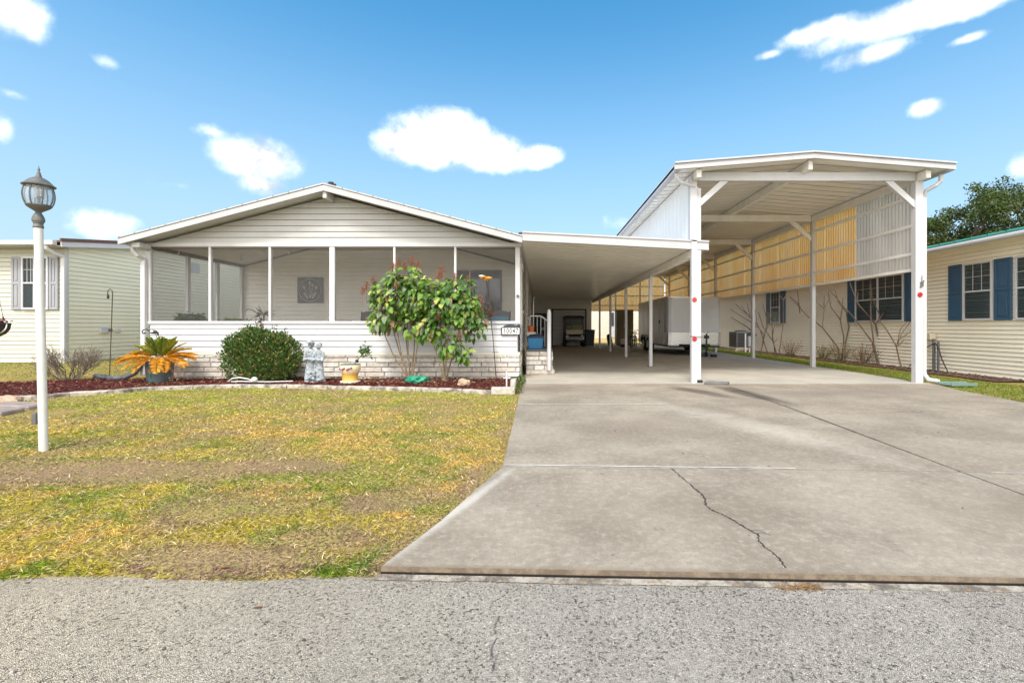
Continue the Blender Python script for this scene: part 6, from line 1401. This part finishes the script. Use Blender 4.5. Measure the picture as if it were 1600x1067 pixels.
# ---------------- clutter at the far end
lk = thing('tall_locker', 'tall dark brown locker standing at the back of the tall carport', 'locker', (5.15, 28.3, 0)); mb = MB(); mb.box(4.65,27.9,.08,5.68,28.6,2.2); mb.build('carcass', mat('dark_brown_panel', (.13,.11,.075), .6, var=.2), lk, bevel=.01); mb = MB(); mb.box(4.67,27.88,.12,5.15,27.898,2.16); mb.box(5.18,27.88,.12,5.66,27.898,2.16); mb.build('door', mat('dark_olive_panel', (.17,.145,.095), .6), lk, bevel=.004); mb = MB(); mb.box(5.10,27.86,1.1,5.13,27.88,1.3); mb.build('handle', M['chrome'], lk); mb = MB(); mb.box(4.7,27.95,0,4.85,28.5,.08); mb.box(5.45,27.95,0,5.6,28.5,.08); mb.build('foot', M['black'], lk)
mb = MB(); mb.lathe([(.16,-.1),(.30,-.11),(.36,-.08),(.37,0),(.36,.08),(.30,.11),(.16,.1)], (0,0,0), 28, M=Matrix.Rotation(R(80),3,'Y')); mb.v = [(p[0]+3.98,p[1]+26.3,p[2]+.365) for p in mb.v]; mb.build('spare_tyre', M['rubber'], label='black tyre standing upright behind the slim carport posts', cat='tyre', smooth=True)
bk = thing('orange_bucket', 'orange plastic bucket on the slab before the dark locker', 'bucket', (4.95, 26.8, 0)); mb = MB(); mb.lathe([(.15,0),(.18,.36),(.19,.36),(.19,.40),(.175,.40),(.17,.3)], (4.95,26.8,0), 22); mb.build('pail', M['orange'], bk, smooth=True); mb = MB(); mb.tube([(4.95+.19*math.cos(a),26.8-.05,.36-.17*math.sin(a)) for a in [k*math.pi/8 for k in range(9)]], .006, 5); mb.build('handle', M['chrome'], bk)
def bicycle(label, cx, cy, rz, m_):
    t = thing('bicycle', label, 'bicycle', (cx, cy, 0)); Rm = Matrix.Rotation(rz, 3, 'Z'); q = lambda x, y, z: Vector((cx, cy, 0)) + Rm @ Vector((x, y, z))
    for wx in (-.5, .5):
        mb = MB(); mb.tube([q(wx+.31*math.cos(a), 0, .33+.31*math.sin(a)) for a in [k*math.pi/12 for k in range(25)]], .022, 6, cap=False); w_ = mb.build('wheel', M['rubber'], t)
        e = MB()
        for k in range(10): a = k*math.pi/5; e.tube([q(wx,0,.33), q(wx+.29*math.cos(a),0,.33+.29*math.sin(a))], .003, 3)
        e.build('spokes', M['chrome'], w_)
    mb = MB()
    for a, b in (((-.5,.33),(-.12,.30)),((-.12,.30),(-.2,.78)),((-.2,.74),(.34,.76)),((-.12,.30),(.36,.68)),((-.5,.33),(-.2,.74)),((.5,.33),(.33,.86))): mb.tube([q(a[0],0,a[1]), q(b[0],0,b[1])], .017, 8)
    mb.build('frame', m_, t); mb = MB(); mb.bar(q(-.32,0,.82), q(-.08,0,.83), .13, .05); mb.build('saddle', M['black'], t, bevel=.015); mb = MB(); mb.tube([q(.30,-.27,.98),q(.33,-.2,.95),q(.33,.2,.95),q(.30,.27,.98)], .013, 6); mb.tube([q(.33,0,.86),q(.33,0,.95)], .013, 6); mb.build('handlebar', M['chrome'], t)
bicycle('white bicycle leaning among the clutter left of the trailer wheels', 5.1, 25.0, 1.15, M['white'])
bicycle('dark bicycle behind the white one near the tall locker', 5.6, 26.4, .7, M['black'])
wb = thing('small_generator', 'small pale machine with a dark base beside the bicycles', 'generator', (4.4+.9, 25.9, 0)); mb = MB(); mb.box(4.55,25.6,.16,4.85,26.0,.48); mb.build('tank', M['white'], wb, bevel=.04, seg=2); mb = MB(); mb.box(4.5,25.58,.02,4.9,26.05,.155); mb.build('base', M['black'], wb, bevel=.02)
dg_ = MB(); dg_.box(3.95,25.0+3.2,.0,4.4,28.9,.9)
# ---------------- bare branching shrubs in front of the cream wall
def z6(x, y): return (1260 + x/5.927, 430 + y/5.927)
def z4(x, y): return (1100 + x/4.85, 380 + y/4.85)
def bare_tree(label, base_px, Yb, zf, branches, r0=.026):
    B = Wp(*zf(*base_px), Yb); t = thing('bare_frangipani', label, 'bare shrub', (B.x, Yb, 0), 'bare branching shrubs along the cream wall'); mb = MB()
    for br in branches:
        off = random.uniform(-.25, .25); n_ = len(br); pts = []
        for i, p in enumerate(br):
            v = Wp(*zf(*p), Yb); f = max(0, v.z)*.55; v.y = Yb + off*f; s_ = v.y/Yb; v.x *= s_; v.z = H + (v.z-H)*s_
            if i == 0 and p[1] > 780: v.z = -.03
            pts.append(v)
        sm = [pts[0]]
        for a, b in zip(pts, pts[1:]): sm.append(a.lerp(b, .5) + Vector([random.uniform(-.012,.012) for _ in range(3)])); sm.append(b)
        k = len(sm); ra = r0 * (1 if br[0][1] > 650 else .72); mb.tube(sm, [ra - ra*.5*i/(k-1) for i in range(k)], 7)
    mb.build('branches', M['bark'], t, smooth=True)
bare_tree('bare shrub with two forks beside the second slim post', (310,795), 15.3, z6, [[(310,795),(300,680),(150,485),(90,435),(0,370),(-150,200)], [(150,485),(165,310),(90,245)], [(165,310),(212,215),(203,150)], [(165,320),(165,190)], [(325,790),(345,660),(345,560),(315,415),(225,290),(205,165)], [(315,415),(340,205)], [(330,790),(355,670),(395,480),(370,340),(285,235)], [(-40,330),(-100,230)], [(-60,350),(-90,100)]])
bare_tree('tallest bare shrub spreading in front of the double window', (680,830), 13.9, z6, [[(665,830),(610,620),(470,430),(200,120)], [(285,215),(258,95)], [(705,830),(690,640),(640,450),(480,270),(400,70)], [(640,450),(770,265)], [(465,255),(480,160)], [(715,825),(755,640),(735,430),(855,290),(920,150)], [(675,830),(625,650),(598,430),(605,150),(590,30)], [(735,430),(690,400),(605,200),(575,155)], [(735,430),(700,420),(640,450)]])
bare_tree('bare shrub leaning to the tall white corner post', (885,880), 12.6, z6, [[(885,880),(830,650),(720,470),(660,395)], [(835,650),(880,540),(985,395)], [(850,600),(985,505)], [(845,655),(905,590)], [(845,640),(870,500),(930,440)]], .022)
bare_tree('bare shrub of many thin stems around the third slim post', (430,820), 19.0, z4, [[(430,820),(455,700),(400,620),(330,540),(240,460)], [(400,640),(360,600),(200,500)], [(400,700),(320,630),(205,560)], [(350,560),(325,440)], [(330,540),(280,470)], [(400,620),(390,500)], [(490,815),(440,700),(400,600)], [(440,780),(480,600),(445,460)], [(455,700),(480,640),(485,520)]], .024)
bare_tree('thin bare shrub before the small window of the cream house', (560,835), 17.6, z4, [[(555,835),(520,740),(450,640),(410,520)], [(520,740),(515,600),(485,520)], [(565,835),(600,620),(600,430),(565,370)], [(600,430),(650,360)], [(525,760),(555,720)], [(540,790),(520,700),(540,560)]], .02)
# low dry bushes and mulch along the wall
for (px, py, Yb, rr, lab, cl, wt) in ((1292, 556, 16.2, .38, 'low yellow green bush at the foot of the wall by the second slim post', [(.22,.24,.05),(.34,.30,.08),(.25,.17,.08)], [.4,.3,.3]), (1325, 556, 15.2, .5, 'straggly pale bush below the forked bare shrub', [(.40,.36,.12),(.48,.44,.20),(.26,.20,.09)], [.35,.3,.35]), (1362, 562, 14.2, .5, 'dry reddish brown bush under the double window', [(.30,.19,.12),(.38,.30,.15),(.14,.09,.06)], [.4,.3,.3]), (1235, 552, 17.9, .55, 'sparse dry brown bush against the far wall', [(.34,.25,.16),(.42,.34,.22)], [.6,.4])):
    c = Wp(px, py, Yb); c.x = min(c.x, 10.05); t = thing('low_bush', lab, 'bush', (c.x, Yb, 0), 'low bushes along the cream wall'); n = 420
    P = np.array([[c.x, Yb, rr*.55]]) + rdir(n)*rng.random((n,1))**.5*np.array([[.32, rr*1.5, rr*.75]]); P[:,2] = np.maximum(P[:,2], .02)
    leafy('foliage', M['dryleaf'], P, rdir(n,-.3,1), rng.uniform(.03,.07,n), .03, pick(n, cl, wt), t, LEAF); mb = MB()
    for _ in range(26): a, b = random.uniform(-.28,.28), random.uniform(-rr*1.3,rr*1.3); mb.tube([(c.x,Yb+b*.2,-.02),(c.x+a*.5,Yb+b*.6,rr*.5),(c.x+a,Yb+b,rr*random.uniform(.8,1.3))], [.008,.006,.003], 4)
    mb.build('twigs', M['bark'], t)
mb = MB()
for k in range(60):
    y = 9.6 + k*.32; w0 = 9.72 - .12*float(vn(np.array(y*1.3), np.array(2.))); mb.add([(w0,y,.004),(10.36,y,.02),(10.36,y+.33,.02),(9.72-.12*float(vn(np.array((y+.32)*1.3), np.array(2.))),y+.33,.004)], [(0,1,2,3)])
mb.build('wall_bed', mat('dark_leaf_mulch', (.13,.07,.05), .95, var=.5, vscale=25, bump=1, bscale=30), kind='structure')
n = 2600; y = rng.uniform(9.6,28,n); P = np.stack([rng.uniform(9.6,10.33,n), y, np.full(n,.03)], 1); leafy('bed_litter', M['dryleaf'], P, rdir(n,-.2,.4), rng.uniform(.04,.08,n), .035, pick(n, [(.16,.08,.05),(.33,.22,.13),(.08,.05,.04)], [.5,.2,.3]), None, LEAFS, kind='stuff', label='dead leaves along the foot of the cream house wall', cat='leaf litter')
mb = MB(); mb.prism([(-.16,-.30),(.16,-.30),(.13,.30),(-.13,.30)], .0, .03, lambda u, v, d: (8.30+v*.9, 9.05+u, d)); mb.prism([(-.16,-.30),(-.13,-.30),(-.10,.30),(-.13,.30)], .03, .06, lambda u, v, d: (8.30+v*.9, 9.05+u, d)); mb.prism([(.16,-.30),(.13,-.30),(.10,.30),(.13,.30)], .03, .06, lambda u, v, d: (8.30+v*.9, 9.05+u, d))
mb.build('splash_block', mat('splash_green', (.16,.25,.22), .6), label='flat grey green splash tray under the right carport downspout', cat='splash block', bevel=.005)
mb = MB(); mb.prism([(3.30,9.20),(3.75,9.12),(3.85,9.28),(3.42,9.42)], .0, .045, lambda u, v, d: (u, v, d)); mb.build('splash_block', mat('splash_grey', (.17,.17,.17), .8, var=.3), label='dark grey splash slab beside the middle carport post', cat='splash block', bevel=.01)

# ---------------- trees behind the green roof
def tree(label, x, y, h, cr, n, base, seed, cols, wts, zlo=.35):
    t = thing('oak_tree', label, 'tree', (x, y, 0), 'trees behind the green roofed house'); rs = random.Random(seed); L_ = []; mb = MB()
    top = Vector((x, y, h*.45)); mb.tube([(x,y,-.1),(x+.1,y,h*.2),top], [.42,.34,.28], 10)
    for k in range(15):
        a = rs.uniform(0,6.28); r = cr*rs.uniform(.3,1.0); z = h*rs.uniform(zlo,.93); e = Vector((x+r*math.cos(a), y+r*math.sin(a), z)); s_ = (1.25 - .6*abs(z/h - .65))*(cr/3.6)
        m1 = top.lerp(e, .5) + Vector((rs.uniform(-.4,.4), rs.uniform(-.4,.4), rs.uniform(0,.6))); mb.tube([top + Vector((0,0,rs.uniform(-h*.12,0))), m1, e], [.16,.10,.03], 6)
        L_.append((e.x, e.y, e.z, 1.15*s_, 1.15*s_, .62*s_))
        for q in range(3):
            e2 = e + Vector((rs.uniform(-1.3,1.3), rs.uniform(-1.3,1.3), rs.uniform(-.5,1.0)))*s_; mb.tube([m1.lerp(e,.6), e2], [.05,.015], 5); L_.append((e2.x, e2.y, e2.z, .62*s_, .62*s_, .38*s_))
    mb.build('trunk', M['bark'], t)
    P, d = lobes(n, L_, .1); A = rdir(n); leafy('crown', M['leaf'], P, A, rng.uniform(.16,.30,n), rng.uniform(.12,.2,n), pick(n, cols, wts, .6, 1.35), t, LEAF)
OK = [(.035,.065,.012),(.06,.10,.02),(.10,.135,.03),(.15,.15,.05)]
tree('dark green tree just right of the tall carport, lowest of the row', 36.4, 40, 12.4, 4.2, 14000, 0, 1, OK, [.4,.35,.2,.05], .3)
tree('loose topped tree in the middle of the row behind the green roof', 40.2, 42, 14.2, 4.2, 11500, 0, 2, OK, [.3,.35,.25,.1], .3)
tree('tallest tree at the right edge of the picture', 43.5, 40.5, 15.8, 4.6, 13000, 0, 3, OK, [.35,.35,.2,.1], .3)
tree('pale brown green tree at the back between the others', 45.0, 50, 12.0, 4.5, 7000, 0, 4, [(.07,.09,.03),(.12,.13,.05),(.17,.14,.08)], [.4,.4,.2], .3)
tree('bushy tree beyond the right edge of the green roof', 49.5, 44, 13.0, 4.0, 6500, 0, 6, OK, [.3,.35,.25,.1], .3)
# small leaves and debris on the road and driveway
for (px, py, s_, lab) in ((392,950,.05,'curled brown leaf on the road near its middle left'),(410,972,.03,'tiny brown leaf on the road next to the curled leaf'),(330,890,.11,'dry pale twig at the edge of the lawn and the road')):
    c = pg(px, py, 1.2); P = np.array([[c[0], c[1], -.03]]); leafy('fallen_leaf', M['dryleaf'], P, np.array([[1,.2,.1]]), s_, s_*.5, np.array([[.28,.15,.09]]), None, LEAF, N=np.array([[0,.3,1.]]), label=lab, cat='fallen leaf')

n = 60; x = rng.uniform(-.2, 6.5, n); y = rng.uniform(2.4, 9.5, n); k = (x > edge_x(y) + .1); x, y = x[k], y[k]; n = len(x)
leafy('driveway_debris', M['dryleaf'], np.stack([x, y, np.full(n, .006)], 1), rdir(n, -.05, .1), rng.uniform(.012,.035,n), .014, pick(n, [(.22,.12,.06),(.12,.08,.05),(.40,.28,.14)], [.5,.3,.2]), None, LEAF, N=np.tile([[0.,0,1]],(n,1)) + rdir(n)*.25, kind='stuff', label='tiny dry leaf bits scattered over the driveway concrete', cat='leaf litter')
n = 900; x = rng.uniform(-2.6, 3.2, n); y = 2.13 + rng.normal(0, .03, n) - .034*np.maximum(x+.78, 0)
leafy('road_grit', M['dryleaf'], np.stack([x, y, np.full(n, -.030)], 1), rdir(n, -.1, .3), rng.uniform(.004,.012,n), .007, pick(n, [(.45,.40,.32),(.25,.19,.13),(.12,.10,.08)], [.4,.4,.2]), None, LEAFS, kind='stuff', label='loose grit and crumbs gathered along the edge of the road', cat='grit')
